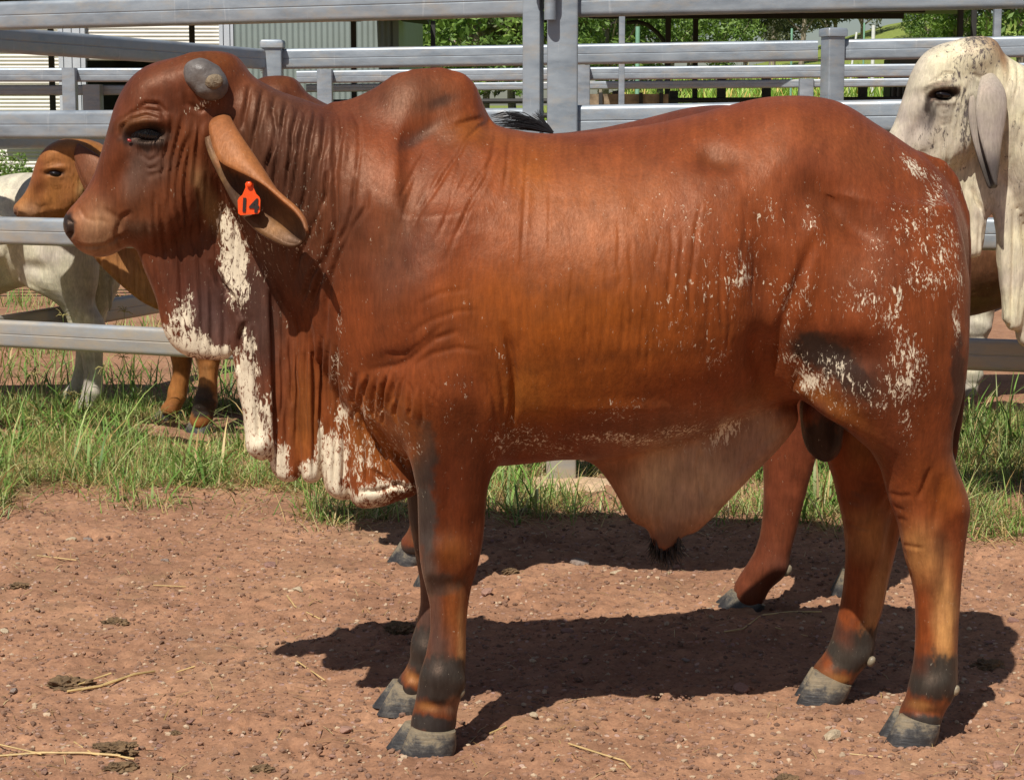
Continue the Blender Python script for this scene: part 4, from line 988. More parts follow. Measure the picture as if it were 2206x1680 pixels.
for i in range(190):
    t0 = rnd.random(); a = rnd.uniform(-1,1)
    base_u, base_v = 1192-20*t0, 288-6*t0
    L = rnd.uniform(.45,1.0); up = rnd.uniform(-.2,1.0)
    pts = []
    for t in (0,.25,.5,.75,1):
        uu = base_u - 128*L*t; vv = base_v - (34*up+10)*math.sin(t*2.4)*L - 8*t + 5*a*t
        pts.append(P(uu, vv, 5.45+a*.03*t))
    if rnd.random() < .12: pts = [P(1185+8*rnd.random()-30*t-14*up*t, 285-48*t+12*t*t*up, 5.45) for t in (0,.3,.6,1)]
    cur.append(pts)
strands("tail_switch", cur, .0018, BLACKHAIR, b2)

# ---- white bull at the right edge
CREAM = (.60,.52,.39)
WT = [(480,140,66,40,0,(.30,.17,.09),.9),(520,180,18,60,0,(.22,.11,.06),.7),(270,340,22,50,10,(.30,.27,.23),.6),(330,330,50,40,0,(.36,.31,.25),.7),(430,330,30,90,0,(.34,.30,.26),.6),(480,330,30,90,0,(.42,.37,.31),.6),(620,420,30,260,0,(.46,.40,.29),.6),(510,170,30,40,0,(.20,.10,.05),.8),(430,190,60,60,0,(.46,.38,.28),.6),(318,288,52,24,-6,(.035,.028,.024),.95),(275,305,16,26,0,(.05,.04,.035),.9),(300,262,44,14,-12,(.30,.24,.17),.8),(290,360,14,46,10,(.12,.105,.10),.6),
      (400,330,12,50,0,(.14,.12,.12),.5),(200,480,60,40,0,(.45,.36,.26),.6),(145,490,18,30,0,(.03,.025,.025),1),(420,260,30,50,0,(.4,.34,.28),.6),(385,520,60,60,0,(.42,.36,.26),.5),(925,1480,80,80,0,(.08,.07,.06),.8),(300,258,50,10,-14,(.12,.09,.07),.9),(316,288,46,18,-6,(.020,.016,.014),1),(276,312,15,34,8,(.035,.028,.025),.9),(292,345,10,30,10,(.08,.07,.065),.7)]
WW = [(400,180,120,90,0,.56),(430,130,70,40,0,.68),(440,300,40,70,0,.52),(300,400,60,60,0,.50),(395,360,20,90,0,.74),(380,300,60,80,0,.50),(220,470,70,50,0,.52),(340,240,60,30,-10,.62),(500,400,200,300,0,.26),(700,600,400,400,0,.20)]
xfw = placer(316,288, 2004,206, 6.25, 1.04)
bw = empty("bull", (1.9, 6.3, 0))
tag(bw, "cream-white bull with grey speckled face behind the red bull's rump at the right edge", "bull", "cattle in the yards")
e3 = droopy_ear([(478,215),(508,260),(518,310),(512,370),(500,420),(492,470),(486,520),(474,572)], [(440,228),(412,270),(402,320),(406,370),(418,420),(434,470),(450,520),(468,568)], [(432,228),(402,275),(394,325),(398,375),(411,425),(428,475),(446,524),(466,569)], 3.985, .03, (.36,.30,.26))
e3C = e3[2]; e3u, e3v = project(e3[0][:,0], e3[0][:,1], e3[0][:,2]); k_ = sstep(420, 520, e3v)[:,None]; e3C[:] = e3C*(1-k_) + np.array([[.08,.07,.065]])*k_  # lower flap of the ear darkened to paint its shade
bodyw, BVw = body_part(.0115, dict(DEWL=[([(a+(48 if b_ > 600 else 0), b_) for a, b_ in pl_], T_, R_, d_) for pl_, T_, R_, d_ in DEWL]), ('SHEATH',), [e3], xfw, WT, WW, CREAM, COATW, bw, 1.0, 1.2, seed=33)
hooves([((857,1630),(978,1604),(884,1566),(982,1574), Y1n, .05), ((811,1517),(905,1523),(852,1468),(940,1492), Y1f, .05), ((1904,1595),(2012,1598),(1938,1537),(2025,1560), Y2n, .05), ((1713,1496),(1812,1510),(1752,1440),(1834,1476), Y2f, .05)], KERATIN, bw, xfw)
eye_at(BVw, 318, 288, bw, .020, .004, xfw)

# ---- cows in the yard beyond the fence
HEADC = [(136,480),(139,464),(150,448),(168,426),(188,396),(204,360),(216,318),(228,270),(244,215),(270,168),(306,132),(350,112),(395,106),(440,112),(480,128),(508,146),(520,180),(522,240),(512,310),(496,390),(470,450),(420,500),(360,530),(320,534),(288,527),(262,538),(243,550),(215,556),(190,551),(166,536),(149,515),(138,500)]
HUMPC = [(725,246,430,.05),(800,232,450,.07),(880,214,460,.08),(960,216,450,.07),(1030,244,380,.05),(1050,262,350,.03)]
DEWC = [([(400,480),(430,620),(470,720),(530,800),(600,880),(680,960),(780,1010),(870,1040),(930,1000),(900,700),(700,500),(500,420)], .045, .03, .0), ([(330,480),(350,560),(400,640),(470,720),(540,700),(530,480)], .045, .03, 0)]
ffc = [(a, b_-120*float(sstep(600,1000,a)), c_-120*float(sstep(600,1000,a)), d_) for a,b_,c_,d_ in FF]
nfc = [(a, b_+0, c_+0, d_) for a,b_,c_,d_ in NF]
OC = dict(FF=ffc, HEAD=HEADC, HUMP=HUMPC, DEWL=DEWC, THROAT=[(288,500),(310,560),(350,610),(420,640),(500,640),(520,470),(430,390),(330,430)])
OT = [(250,300,40,120,0,(.20,.060,.022),.8),(200,500,50,50,0,(.42,.22,.11),.8),(145,490,14,20,0,(.10,.05,.04),.8),(330,300,60,30,0,(.34,.15,.05),.5),(320,292,40,16,-4,(.03,.02,.018),.9),(450,380,30,80,0,(.50,.32,.14),.7),(700,800,200,200,0,(.34,.17,.07),.6),
      (930,1210,40,50,0,(.13,.06,.03),.6),(945,1500,70,60,0,(.03,.025,.022),1),(960,1330,20,60,0,(.35,.16,.06),.7),(895,1250,26,220,0,(.05,.035,.025),.8),(940,1460,60,90,0,(.025,.02,.018),.9),(1990,1400,80,160,0,(.12,.05,.03),.7)]
xfo = placer(318,290, 120,372, 8.55, 1.08)
cow1 = empty("cow", (-1.5, 8.05, 0))
tag(cow1, "orange-brown cow with dark eye and big drooping ear behind the galvanised gate at the left", "cow", "cattle in the yards")
e4 = droopy_ear([(420,130),(480,160),(550,215),(615,290),(650,370),(660,450),(645,520),(610,570)], [(400,190),(420,250),(440,310),(462,370),(490,430),(520,490),(555,540),(600,575)], [(396,200),(412,262),(430,325),(454,388),(484,448),(515,505),(552,552),(598,578)], 3.97, .07, (.15,.05,.022))  # dark ear colour paints the shade cast on it by the rail
bodyo, BVo = body_part(.0135, OC, ('SHEATH','SCROT'), [e4], xfo, OT, [], (.30,.115,.034), COAT, cow1, .5, .8, seed=44)
eye_at(BVo, 322, 292, cow1, .021, .002, xfo)
hooves([((857,1630),(978,1604),(884,1566),(982,1574), Y1n, .05), ((691,1517),(785,1523),(732,1468),(820,1492), Y1f, .05), ((1904,1595),(2012,1598),(1938,1537),(2025,1560), Y2n, .05), ((1713,1496),(1812,1510),(1752,1440),(1834,1476), Y2f, .05)], KERATIN, cow1, xfo)

def recolour_copy(src_body, name_root, loc_xf, tints, base, mat, label, cat, group, root_loc, seed, VT):
    root = empty("cow", root_loc); tag(root, label, cat, group)
    me = src_body.data.copy(); root_src = src_body
    u, v, far, yc = uv_of(VT); C, W = colours(u, v, far, tints, [], base, seed)
    nb = len(VT); nv = len(me.vertices)
    Call = np.ones((nv, 4), np.float32); Call[:,:3] = np.array(base); Call[:nb,:3] = C
    me.attributes["coat"].data.foreach_set("color", Call.ravel())
    co = np.empty(nv*3, np.float32); me.vertices.foreach_get("co", co); co = co.reshape(-1,3)
    me.vertices.foreach_set("co", loc_xf(co).astype(np.float32).ravel()); me.update()
    o = mkobj("body", me, mat, root); return root, o
# world positions of the orange cow are turned into the others' by plain moves
def mover(dx, dy, s, sx=None):
    bx, by = -1.5, 8.05
    def f(p):
        a = np.array(p, float); o = np.empty_like(a); o[:,0] = (a[:,0]-bx)*(sx or s)+bx+dx; o[:,1] = (a[:,1]-by)*s+by+dy; o[:,2] = a[:,2]*s; return o
    return f
WC = [(900,1400,80,150,0,(.30,.25,.19),.6),(1500,900,300,60,0,(.42,.33,.20),.6),(1990,1400,80,200,0,(.36,.32,.27),.7)]
wx = P(196,600,8.7)[0]
cow2, _b = recolour_copy(bodyo, "cow", mover(-1.62, .6, .93, .9), WC, (.60,.54,.42), COATW, "pale cream cow standing behind the orange-brown cow's head at the left edge", "cow", "cattle in the yards", (-2.4, 8.8, 0), 5, BVo)
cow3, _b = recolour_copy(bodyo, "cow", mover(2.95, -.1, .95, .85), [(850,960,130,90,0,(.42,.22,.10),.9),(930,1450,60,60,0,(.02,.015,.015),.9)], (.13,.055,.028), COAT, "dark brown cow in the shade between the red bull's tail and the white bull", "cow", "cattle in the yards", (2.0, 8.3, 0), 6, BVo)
cow4, _b = recolour_copy(bodyo, "cow", mover(3.55, .95, 1.0), WC, (.58,.52,.42), COATW, "pale cow behind the fence at the right edge, its front legs below the rail", "cow", "cattle in the yards", (2.4, 9.0, 0), 8, BVo)
# ================================================================ yard fences
def rail_profile(hh=.0575, hw=.021, r=.019):
    pts = []
    for cx, cy, a0 in ((hw-r, hh-r, 0), (-(hw-r), hh-r, 90), (-(hw-r), -(hh-r), 180), (hw-r, -(hh-r), 270)):
        for k in range(6):
            a = math.radians(a0 + 90*k/5); pts.append((cx + r*math.cos(a), cy + r*math.sin(a)))
    out = []
    for i, p in enumerate(pts):
        out.append(p)
        if i == 11: out += [(-hw, .0035), (-hw+.0022, .0012), (-hw+.0022, -.0012), (-hw, -.0035)]
        if i == 23: out += [(hw, -.0035), (hw-.0022, -.0012), (hw-.0022, .0012), (hw, .0035)]
    return out
RP = rail_profile()
def rail(parent, p1, p2, prof=RP, name="rail", n=8):
    m = MB(); p1, p2 = Vector(p1), Vector(p2)
    m.sweep([p1.lerp(p2, i/(n-1)) for i in range(n)], prof); return m.build(name, STEEL, parent, smooth=True)
def post(parent, x, y, z0, z1, w=.05, cap=True, name="post", rot=0.0, mat=None):
    r = w*.14; prof = []
    for cx, cy, a0 in ((w-r, w-r, 0), (-(w-r), w-r, 90), (-(w-r), -(w-r), 180), (w-r, -(w-r), 270)):
        for k in range(4):
            a = math.radians(a0 + 30*k) + rot
            px, py = cx + r*math.cos(math.radians(a0+30*k)), cy + r*math.sin(math.radians(a0+30*k))
            prof.append((px*math.cos(rot)-py*math.sin(rot), px*math.sin(rot)+py*math.cos(rot)))
    m = MB(); n = len(prof); V = []; lv = [z0 + (z1-z0)*i/5 for i in range(6)]
    for z in lv: V += [(x+a, y+b_, z) for a, b_ in prof]
    Fc = [(i*n+j, i*n+(j+1)%n, (i+1)*n+(j+1)%n, (i+1)*n+j) for i in range(5) for j in range(n)]
    Fc += [tuple(range(n))[::-1], tuple(5*n+j for j in range(n))]
    m.add(V, Fc); o = m.build(name, mat or STEEL, parent, smooth=True)
    if cap:
        m = MB(); V = []
        for k, z in ((1.02, z1-.034), (1.20, z1-.032), (1.22, z1-.002), (1.14, z1+.010), (.7, z1+.015)): V += [(x+a*k, y+b_*k, z) for a, b_ in prof]
        m.add(V, [(i*n+j, i*n+(j+1)%n, (i+1)*n+(j+1)%n, (i+1)*n+j) for i in range(4) for j in range(n)] + [tuple(range(n))[::-1], tuple(4*n+j for j in range(n))])
        m.build("post_cap", STEEL, o if parent is not None else o, smooth=True)
    return o
def line_pt(x1, Y1, x2, Y2, x):
    t = (x-x1)/(x2-x1); return 1.0/((1/Y1)*(1-t) + (1/Y2)*t)
HR = .0575
# gate and its hanging post
gate = empty("gate", (P(1148,1000,7.16)[0], 7.16, 0))
tag(gate, "long galvanised gate of wide flat rails hung on the big centre post", "gate")
def gx(x): return line_pt(0, 8.14, 1148, 7.16, x)
Yg0 = gx(-260)
for v in (5, 239, 467, 689):
    z = P(0, v, 8.14)[2] - HR
    A = P(1138, 500, gx(1138)); B = P(-260, 500, Yg0)
    rail(gate, (A[0], A[1], z), (B[0], B[1], z), n=14)
A = P(1148, 600, gx(1148)); post(gate, A[0], A[1]-.004, .30, 2.05, .0325, False, "gate_frame", -.25)
B = P(-262, 600, Yg0); post(gate, B[0], B[1], .30, 1.9, .0325, False, "gate_frame", -.25)
cpx = P(1209, 1000, 7.16)[0]
cp = empty("fence_post", (cpx, 7.16, 0)); tag(cp, "thick square galvanised post in the middle carrying the gate hinge", "post")
post(cp, cpx, 7.16, -.05, 2.3, .0555, False, "post", -.03)
m = MB(); hx = P(1185, 20, 7.07); m.tube([(hx[0], 7.075, 1.692), (hx[0], 7.075, 2.0)], .021, 20); m.build("hinge_pin", STEEL, cp, smooth=True)
m = MB(); m.tube([(hx[0], 7.075, 1.775), (hx[0], 7.075, 1.99)], .027, 20); m.box(hx[0]-.055, hx[0]+.005, 7.083, 7.103, 1.78, 1.93); m.box(hx[0], hx[0]+.04, 7.08, 7.11, 1.93, 1.99); m.build("hinge", STEEL, cp, smooth=True)
# right panel
fr = empty("fence", (cpx+.1, 7.16, 0)); tag(fr, "galvanised rail fence panel right of the big centre post, behind the bulls", "fence")
for v1, v2, Y2 in ((-32,-54,6.85), (227,210,6.85), (456,470,6.85), (700,732,6.85)):
    A = P(1243, v1, 7.16); B = P(2206, v2, Y2)
    A, B = Vector(A), Vector(B); A.z -= HR; B.z -= HR; E = A + (B-A)*1.9
    rail(fr, A, E, n=14)
post(fr, (A + (B-A)*1.9).x, (A + (B-A)*1.9).y, 0, 1.95, .05)
# fence 2, slanting part on the left, posts with caps, part to the right
f2 = empty("fence", (P(590,900,11.3)[0], 11.3, 0)); tag(f2, "second row galvanised fence with capped posts crossing behind the gate", "fence")
p2x = P(590,200,11.3)[0]; p2r = P(1791,200,11.0)[0]
post(f2, p2x, 11.28, 0, P(590,92,11.3)[2], .055); post(f2, p2r, 10.98, 0, P(1791,67,11.0)[2], .05, True, "post", .35)
m = MB()
for i in range(9): m.box(p2x-.062-.006*(i%2), p2x-.05, 11.235, 11.245, 1.735-.014*i, 1.742-.014*i)
m.build("weld_bead", simple("weld", (.7,.7,.68), .4, .5), f2)
for dz in (0, -.425, -.85, -1.28):
    A = Vector(P(610,105.6,11.3)); B = Vector(P(1762,87,11.05)); C = Vector(P(1815,85.6,11.0)); D = Vector(P(2206,78,10.8))
    for q in (A, B, C, D): q.z += dz - HR
    rail(f2, A, B, n=10); rail(f2, C, C+(D-C)*2.2, n=8)
fs = empty("fence", (P(0,900,8.8)[0], 8.8, 0)); tag(fs, "slanting galvanised fence coming forward to the left from the capped post", "fence")
for dz in (0, -.425, -.85, -1.28):
    A = Vector(P(0,58,8.8)); B = Vector(P(568,106,11.25))
    for q in (A, B): q.z += dz - HR
    d = (A-B); rail(fs, B, B + d*1.12, n=12)
# fences 3 and 4 further back
def back_fence(label, pts, zs_, posts, w=.05, hh=.052):
    f = empty("fence", (P(pts[0][0], 300, pts[0][2])[0], pts[0][2], 0)); tag(f, label, "fence", "galvanised fences further back")
    pr = rail_profile(hh, .02, .017)
    for dz in zs_:
        for a, b_ in zip(pts[:-1], pts[1:]):
            A = Vector(P(*a)); B = Vector(P(*b_)); A.z += dz-hh; B.z += dz-hh; rail(f, A, B, pr, n=4)
    for x, Y, v in posts:
        q = P(x, v, Y); post(f, q[0], q[1]-.005, float(terrain(q[0], q[1]))-.1, q[2], w, False)
    return f
back_fence("third row galvanised fence behind the orange cow, left of the capped post", [(-300,147,14.9),(470,147,14.9)], (0,-.43,-.86), [(150,14.85,147),(330,14.9,147)])
back_fence("third row galvanised fence seen over the bull's back", [(640,153,16.4),(1243,145.5,16.0),(1830,139,15.6),(2300,135,15.3)], (0,-.46,-.92), [(1254,15.95,141),(2290,15.3,134),(700,16.3,150)], .062)
back_fence("fourth row galvanised fence behind the orange cow at far left", [(-300,184,20.2),(640,183,20.2)], (0,-.45,-.9), [(200,20.1,183),(-100,20.2,183)], .09)
back_fence("fourth row galvanised fence seen over the bull's rump", [(660,182,20.8),(1243,176,20.6),(1736,171,19.6),(2300,165,18.8)], (0,), [(1736,19.6,170)], .07, .042)
DARK = simple("dark_steel_and_shade", (.030,.028,.026), .7, 0, .3, 4, .1)
# tall plain posts and pickets standing among the fences
for x, Y, v, wd, lab in ((1340,14.2,36,.021,"tall plain grey post standing just right of the centre post"), (2149,14.0,20,.025,"tall plain grey post above the white bull's poll")):
    q = P(x, v, Y); tag(post(None, q[0], Y, float(terrain(q[0],Y)), q[2]+.1, wd, False, "fence_post"), lab, "post")
GREENP = simple("pale_green_plastic", (.22,.42,.30), .5, 0, .15); WHITEP = simple("white_paint", (.72,.72,.70), .5, 0, .08)
for x, Y, v, r, mt, lab in ((1374,30,58,.034,GREENP,"pale green tree guard pole left of the eaves post"), (1706,30,62,.017,GREENP,"thin pale green pole left of the right capped post"), (1862,34,50,.016,GREENP,"thin green pole on the grass hill"),
                            (1882,36,55,.035,WHITEP,"thick white post on the grass hill beside a green pole"), (1840,36,70,.02,WHITEP,"small leaning white peg at the foot of the grass hill")):
    q = P(x, v, Y); z0 = float(terrain(q[0], Y)); m = MB(); le = .12 if "leaning" in lab else 0
    m.tube([(q[0]-le*.6, Y, z0-.1), (q[0]-le*.2, Y, (z0+q[2])/2), (q[0]+le*.4, Y, q[2])], r, 10)
    tag(m.build("marker_pole", mt, None, smooth=True), lab, "pole", "marker poles on the far grass")

# ================================================================ sheds and covered yards
def shed():
    s = empty("shed", (-4, 26, 0)); tag(s, "pale farm shed with white roller doors and grey-green corrugated wall behind the fences", "shed")
    WALLM = simple("sage_sheet", (.24,.285,.27), .5, 0, .06, 3, .02); WHT = simple("cream_door", (.66,.63,.56), .5, 0, .08, 3, .02); TR = simple("trim_sheet", (.52,.55,.60), .5, 0, .06); RF = simple("roof_sheet", (.35,.37,.38), .5, .3, .1)
    Y = 26.0; X = lambda u: (u-1103)/4200*Y*1.0
    x0, x1 = X(512), X(850)
    # corrugated wall (real ribs)
    def corr(xa, xb, z0, z1, pitch=.076, amp=.010, along='x', y=Y, horiz=False):
        V = []; Fc = []
        if not horiz:
            n = int((xb-xa)/(pitch/6)); 
            for i in range(n+1):
                x = xa + (xb-xa)*i/n; yy = y - amp*math.cos(2*math.pi*(x-xa)/pitch)
                V += [(x, yy, z0), (x, yy, z1)]
        else:
            n = int((z1-z0)/(pitch/6))
            for i in range(n+1):
                z = z0 + (z1-z0)*i/n; yy = y - amp*abs(math.sin(math.pi*(z-z0)/pitch))
                V += [(xa, yy, z), (xb, yy, z)]
        Fc = [(2*i, 2*i+2, 2*i+3, 2*i+1) for i in range(n)]
        return V, Fc
    V, Fc = corr(x0, x1, .05, 4.1); mkobj("corrugated_wall", mesh_py("w", V, Fc, True), WALLM, s)
    m = MB(); m.box(x1+.002, x1+.08, Y-.03, Y+7, 0, 4.1); m.build("end_wall", WALLM, s)
    da = [(-700,140),(197,482)]
    for i, (a, b_) in enumerate(da):
        zb = .05 if i == 0 else P(300,131,Y)[2]
        V, Fc = corr(X(a), X(b_), zb, 3.6, .05, .012, horiz=True); V = [(x, y+.06, z) for x, y, z in V]
        mkobj("roller_door", mesh_py("d", V, Fc, False), WHT, s)
    m = MB(); m.box(X(-700), x0, Y-.02, Y+.1, 3.6, 4.1)
    for a, b_ in ((140,150),(152,168),(170,186),(188,197),(482,490),(492,504),(506,512)): m.box(X(a), X(b_), Y-.03, Y+.08, 0, 3.6)
    m.build("door_frame", TR, s)
    m = MB(); m.box(X(-700), x1, Y+6.9, Y+7, 0, 4.1); m.box(X(190), X(500), Y+2.2, Y+2.3, 0, 3.4); m.build("inner_wall", DARK, s)  # near-black walls paint the shade inside the open door
    m = MB(); m.box(X(-720), x1+.3, Y-.35, Y+7.3, 4.1, 4.2); m.build("roof", RF, s)
    # small things seen in the open door
    m = MB(); q = P(390,225,27); m.box(q[0]-.45, q[0]+.5, 26.9, 27.3, q[2]-.02, q[2]+.25); m.build("bench", TR, s)
shed()
def cover(label, poly, z, posts, th=.09):
    c = empty("yard_roof", (poly[0][0], poly[0][1], 0)); tag(c, label, "roof", "roofs over the yards")
    n = len(poly); V = [(x, y, z) for x, y in poly] + [(x, y, z+th) for x, y in poly]
    Fc = [tuple(range(n))[::-1], tuple(range(n, 2*n))] + [(i, (i+1)%n, n+(i+1)%n, n+i) for i in range(n)]
    mkobj("roof_sheet", mesh_py("r", V, Fc), DARK, c)
    m = MB(); ys = [p[1] for p in poly]; xs = [p[0] for p in poly]
    for k in range(5):
        yy = min(ys)+.5 + (max(ys)-min(ys)-1.2)*k/4; m.box(min(xs)+.3, max(xs)-.9, yy-.03, yy+.03, z-.10, z-.003)
    m.build("purlin", DARK, c)
    for x, Y in posts:
        q = P(x, 100, Y); post(c, q[0], Y, float(terrain(q[0], Y))-.1, z, .032, False, "roof_post", 0, DARK)
cover("dark flat roof over the yards left of the centre post", [(-7.5,18.5),(-1.0,18.5),(-1.15,27.6),(-2.05,25.3),(-7.5,24.6)], 2.76, [(110,24.2),(414,24.2),(762,24.4),(933,26.6)])
cover("dark flat roof over the yards right of the centre post", [(P(1250,60,19)[0],19),(P(2160,60,19)[0],19),(P(2075,60,25.2)[0],25.2),(P(1250,60,25.2)[0],25.2)], 2.77, [(1439,23.8),(1498,25.0),(2067,23.4),(2096,24.4)])
for a, b_, c_, Yk, lab in ((1390,1475,60,24.5,"dark brace bracket under the right yard roof"),):
    m = MB(); p1, p2, p3 = P(1350,50,Yk), P(1439,100,Yk), P(1439,50,Yk)
    pts = [Vector(p1).lerp(Vector(p2), t) + Vector((0,0,.12*math.sin(t*math.pi))) for t in (0,.25,.5,.75,1)]
    m.tube(pts, .03, 6); tag(m.build("roof_brace", DARK, None, smooth=True), "curved dark brace under the right yard roof", "brace")
# dark yard rails far back and a dark stock crate
ft = empty("dark_fence", (0, 24, 0)); tag(ft, "low dark yard fence far back under the roofs", "fence")
for v in (217, 248):
    m = MB(); A = P(560,v+4,23.5); B = P(1990,v-3,22.6); m.tube([A, Vector(A).lerp(Vector(B), .5), B], .03, 8); m.build("rail", DARK, ft, smooth=True)
for x in (800, 935, 1010, 1250, 1330, 1452, 1555, 1652, 1860):
    q = P(x, 200, 23.1); post(ft, q[0], 23.15, float(terrain(q[0],23.1))-.1, P(x,150 if x in (1860,1652,1555) else 196,23.1)[2], .05, False, "post", 0, DARK)
cr = empty("stock_crate", (P(1941,200,24)[0], 24, 0)); tag(cr, "dark slatted stock crate standing on the far grass left of the white bull's face", "crate")
q = P(1941,200,24); m = MB(); m.box(q[0]-.16, q[0]+.16, 23.85, 24.3, .4, P(1941,128,24)[2]); m.build("panel", DARK, cr)
m = MB(); m.box(q[0]-.17, q[0]+.17, 23.82, 23.846, P(1941,146,24)[2], P(1941,128,24)[2]+.01)
for k in range(5): m.box(q[0]-.15+.065*k, q[0]-.13+.065*k, 23.82, 23.846, .4, P(1941,150,24)[2])
m.build("slat", simple("dark_grey_steel", (.07,.07,.075), .6), cr)
# rusty trough panels
tr = empty("feed_trough", (P(1290,215,21)[0], 21.5, 0)); tag(tr, "weathered beige feed trough far back just right of the centre post", "trough")
q = P(1270,205,21.5); q2 = P(1440,205,21.5); m = MB(); m.box(q[0], q2[0], 21.5, 21.9, P(1290,238,21.5)[2], P(1290,203,21.5)[2]); m.build("panel", simple("weathered_panel", (.30,.22,.14), .8, 0, .5, 9), tr)
m = MB()
for k in range(4): m.box(q[0]+.1+.22*k, q[0]+.14+.22*k, 21.46, 21.496, 0, P(1290,200,21.5)[2])
m.build("leg", DARK, tr)

# ================================================================ trees
def leaf_mat(name, c1, c2, c3):
    m, nt, b = new_mat(name)
    oi = N(nt, "ShaderNodeAttribute", _attribute_name="leaf")
    c = ramp(nt, oi.outputs["Fac"], [(0.0, c1), (0.55, c2), (1.0, c3)])
    nt.links.new(c, b.inputs["Base Color"]); b.inputs["Roughness"].default_value = .55
    tr = nt.nodes.new("ShaderNodeBsdfTranslucent"); nt.links.new(c, tr.inputs[0])
    mx = nt.nodes.new("ShaderNodeMixShader"); mx.inputs[0].default_value = .25
    nt.links.new(b.outputs[0], mx.inputs[1]); nt.links.new(tr.outputs[0], mx.inputs[2])
    nt.links.new(mx.outputs[0], nt.nodes["Material Output"].inputs[0]); return m
LEAFA = leaf_mat("gum_leaves", (.050,.062,.030), (.125,.145,.068), (.26,.265,.15))
LEAFB = leaf_mat("bright_leaves", (.06,.115,.02), (.14,.24,.04), (.27,.38,.075))
BARK = simple("pale_bark", (.27,.22,.17), .85, 0, .35, 3, .5, 20)
def make_tree(seed, H, Rc, nleaf, size, lmat, open_=.5):
    r = np.random.RandomState(seed)
    lim = MB(); trunk = [(0,0,-.3)]; x = y = 0
    for i in range(1, 6):
        x += r.uniform(-.12,.12)*H/6; y += r.uniform(-.12,.12)*H/6; trunk.append((x, y, H*.62*i/5))
    lim.tube(trunk, H*.022, 8, [1,.9,.8,.7,.55,.4])
    ends = []
    for k in range(9):
        b0 = Vector(trunk[r.randint(2, 6)]); az = r.uniform(0, 6.283); el = r.uniform(.25, 1.1); L = Rc*r.uniform(.6, 1.05)
        d = Vector((math.cos(az)*math.cos(el), math.sin(az)*math.cos(el), math.sin(el)))
        p1 = b0 + d*L*.5 + Vector((0,0,.1*L)); p2 = b0 + d*L + Vector((r.uniform(-.2,.2), r.uniform(-.2,.2), .25*L))
        lim.tube([b0, p1, p2], H*.009, 6, [1,.7,.3]); ends += [p1, p2, (p1+p2)/2]
    ncl = 70; cl = []
    for k in range(ncl):
        e = ends[r.randint(len(ends))]; cl.append((e[0]+r.normal(0, Rc*.22), e[1]+r.normal(0, Rc*.22), e[2]+r.normal(0, Rc*.18), r.uniform(.10, .24)*Rc, r.uniform(-.2,.2)))
    cl = np.array(cl); w_ = cl[:,3]**2; ci = r.choice(ncl, nleaf, p=w_/w_.sum()); c = cl[ci]
    dirs = r.normal(size=(nleaf,3)); dirs /= np.linalg.norm(dirs, axis=1)[:,None]
    pos = c[:,:3] + dirs*(c[:,3]*r.uniform(.5,1.0,nleaf)**.5)[:,None]*np.array([1,1,.7])
    a = r.normal(size=(nleaf,3)); a /= np.linalg.norm(a, axis=1)[:,None]; b_ = np.cross(a, r.normal(size=(nleaf,3))); b_ /= np.linalg.norm(b_, axis=1)[:,None]
    s = size*r.uniform(.6,1.3,nleaf)[:,None]
    V = np.stack([pos - a*s, pos - b_*s*.35, pos + a*s, pos + b_*s*.35], 1).reshape(-1,3)
    Q = np.arange(nleaf*4).reshape(-1,4)
    me = mesh_np("crown", V, Q, False); set_attr(me, "leaf", np.repeat(np.clip(.5 + c[:,4] + r.normal(0,.2,nleaf), 0, 1), 4))
    return lim, me
tree_src = []
for seed, H, Rc, nl, sz, lm in ((1, 8.5, 3.0, 7000, .13, LEAFA), (2, 5.0, 3.2, 9000, .11, LEAFA), (3, 4.2, 2.3, 6000, .10, LEAFB)):
    lim, crown = make_tree(seed, H, Rc, nl, sz, lm)
    tree_src.append((lim, crown, lm))
lim_me = [None]*3
def put_tree(k, x, Y, s, rz, label, cat="tree"):
    lim, crown, lm = tree_src[k]; X = (x-1103)/4200*Y
    t = empty("tree" if k < 2 else "bush", (X, Y, float(terrain(X, Y))), rz); t.scale = (s, s, s)
    tag(t, label, cat, "trees and bushes beyond the yards")
    if lim_me[k] is None: lim_me[k] = lim.build("trunk", BARK, t, smooth=True, world=False)
    else:
        o = lim_me[k].copy(); COL.objects.link(o); o.parent = t
    o = bpy.data.objects.new("crown", crown); COL.objects.link(o); o.parent = t
    if not crown.materials: crown.materials.append(lm)
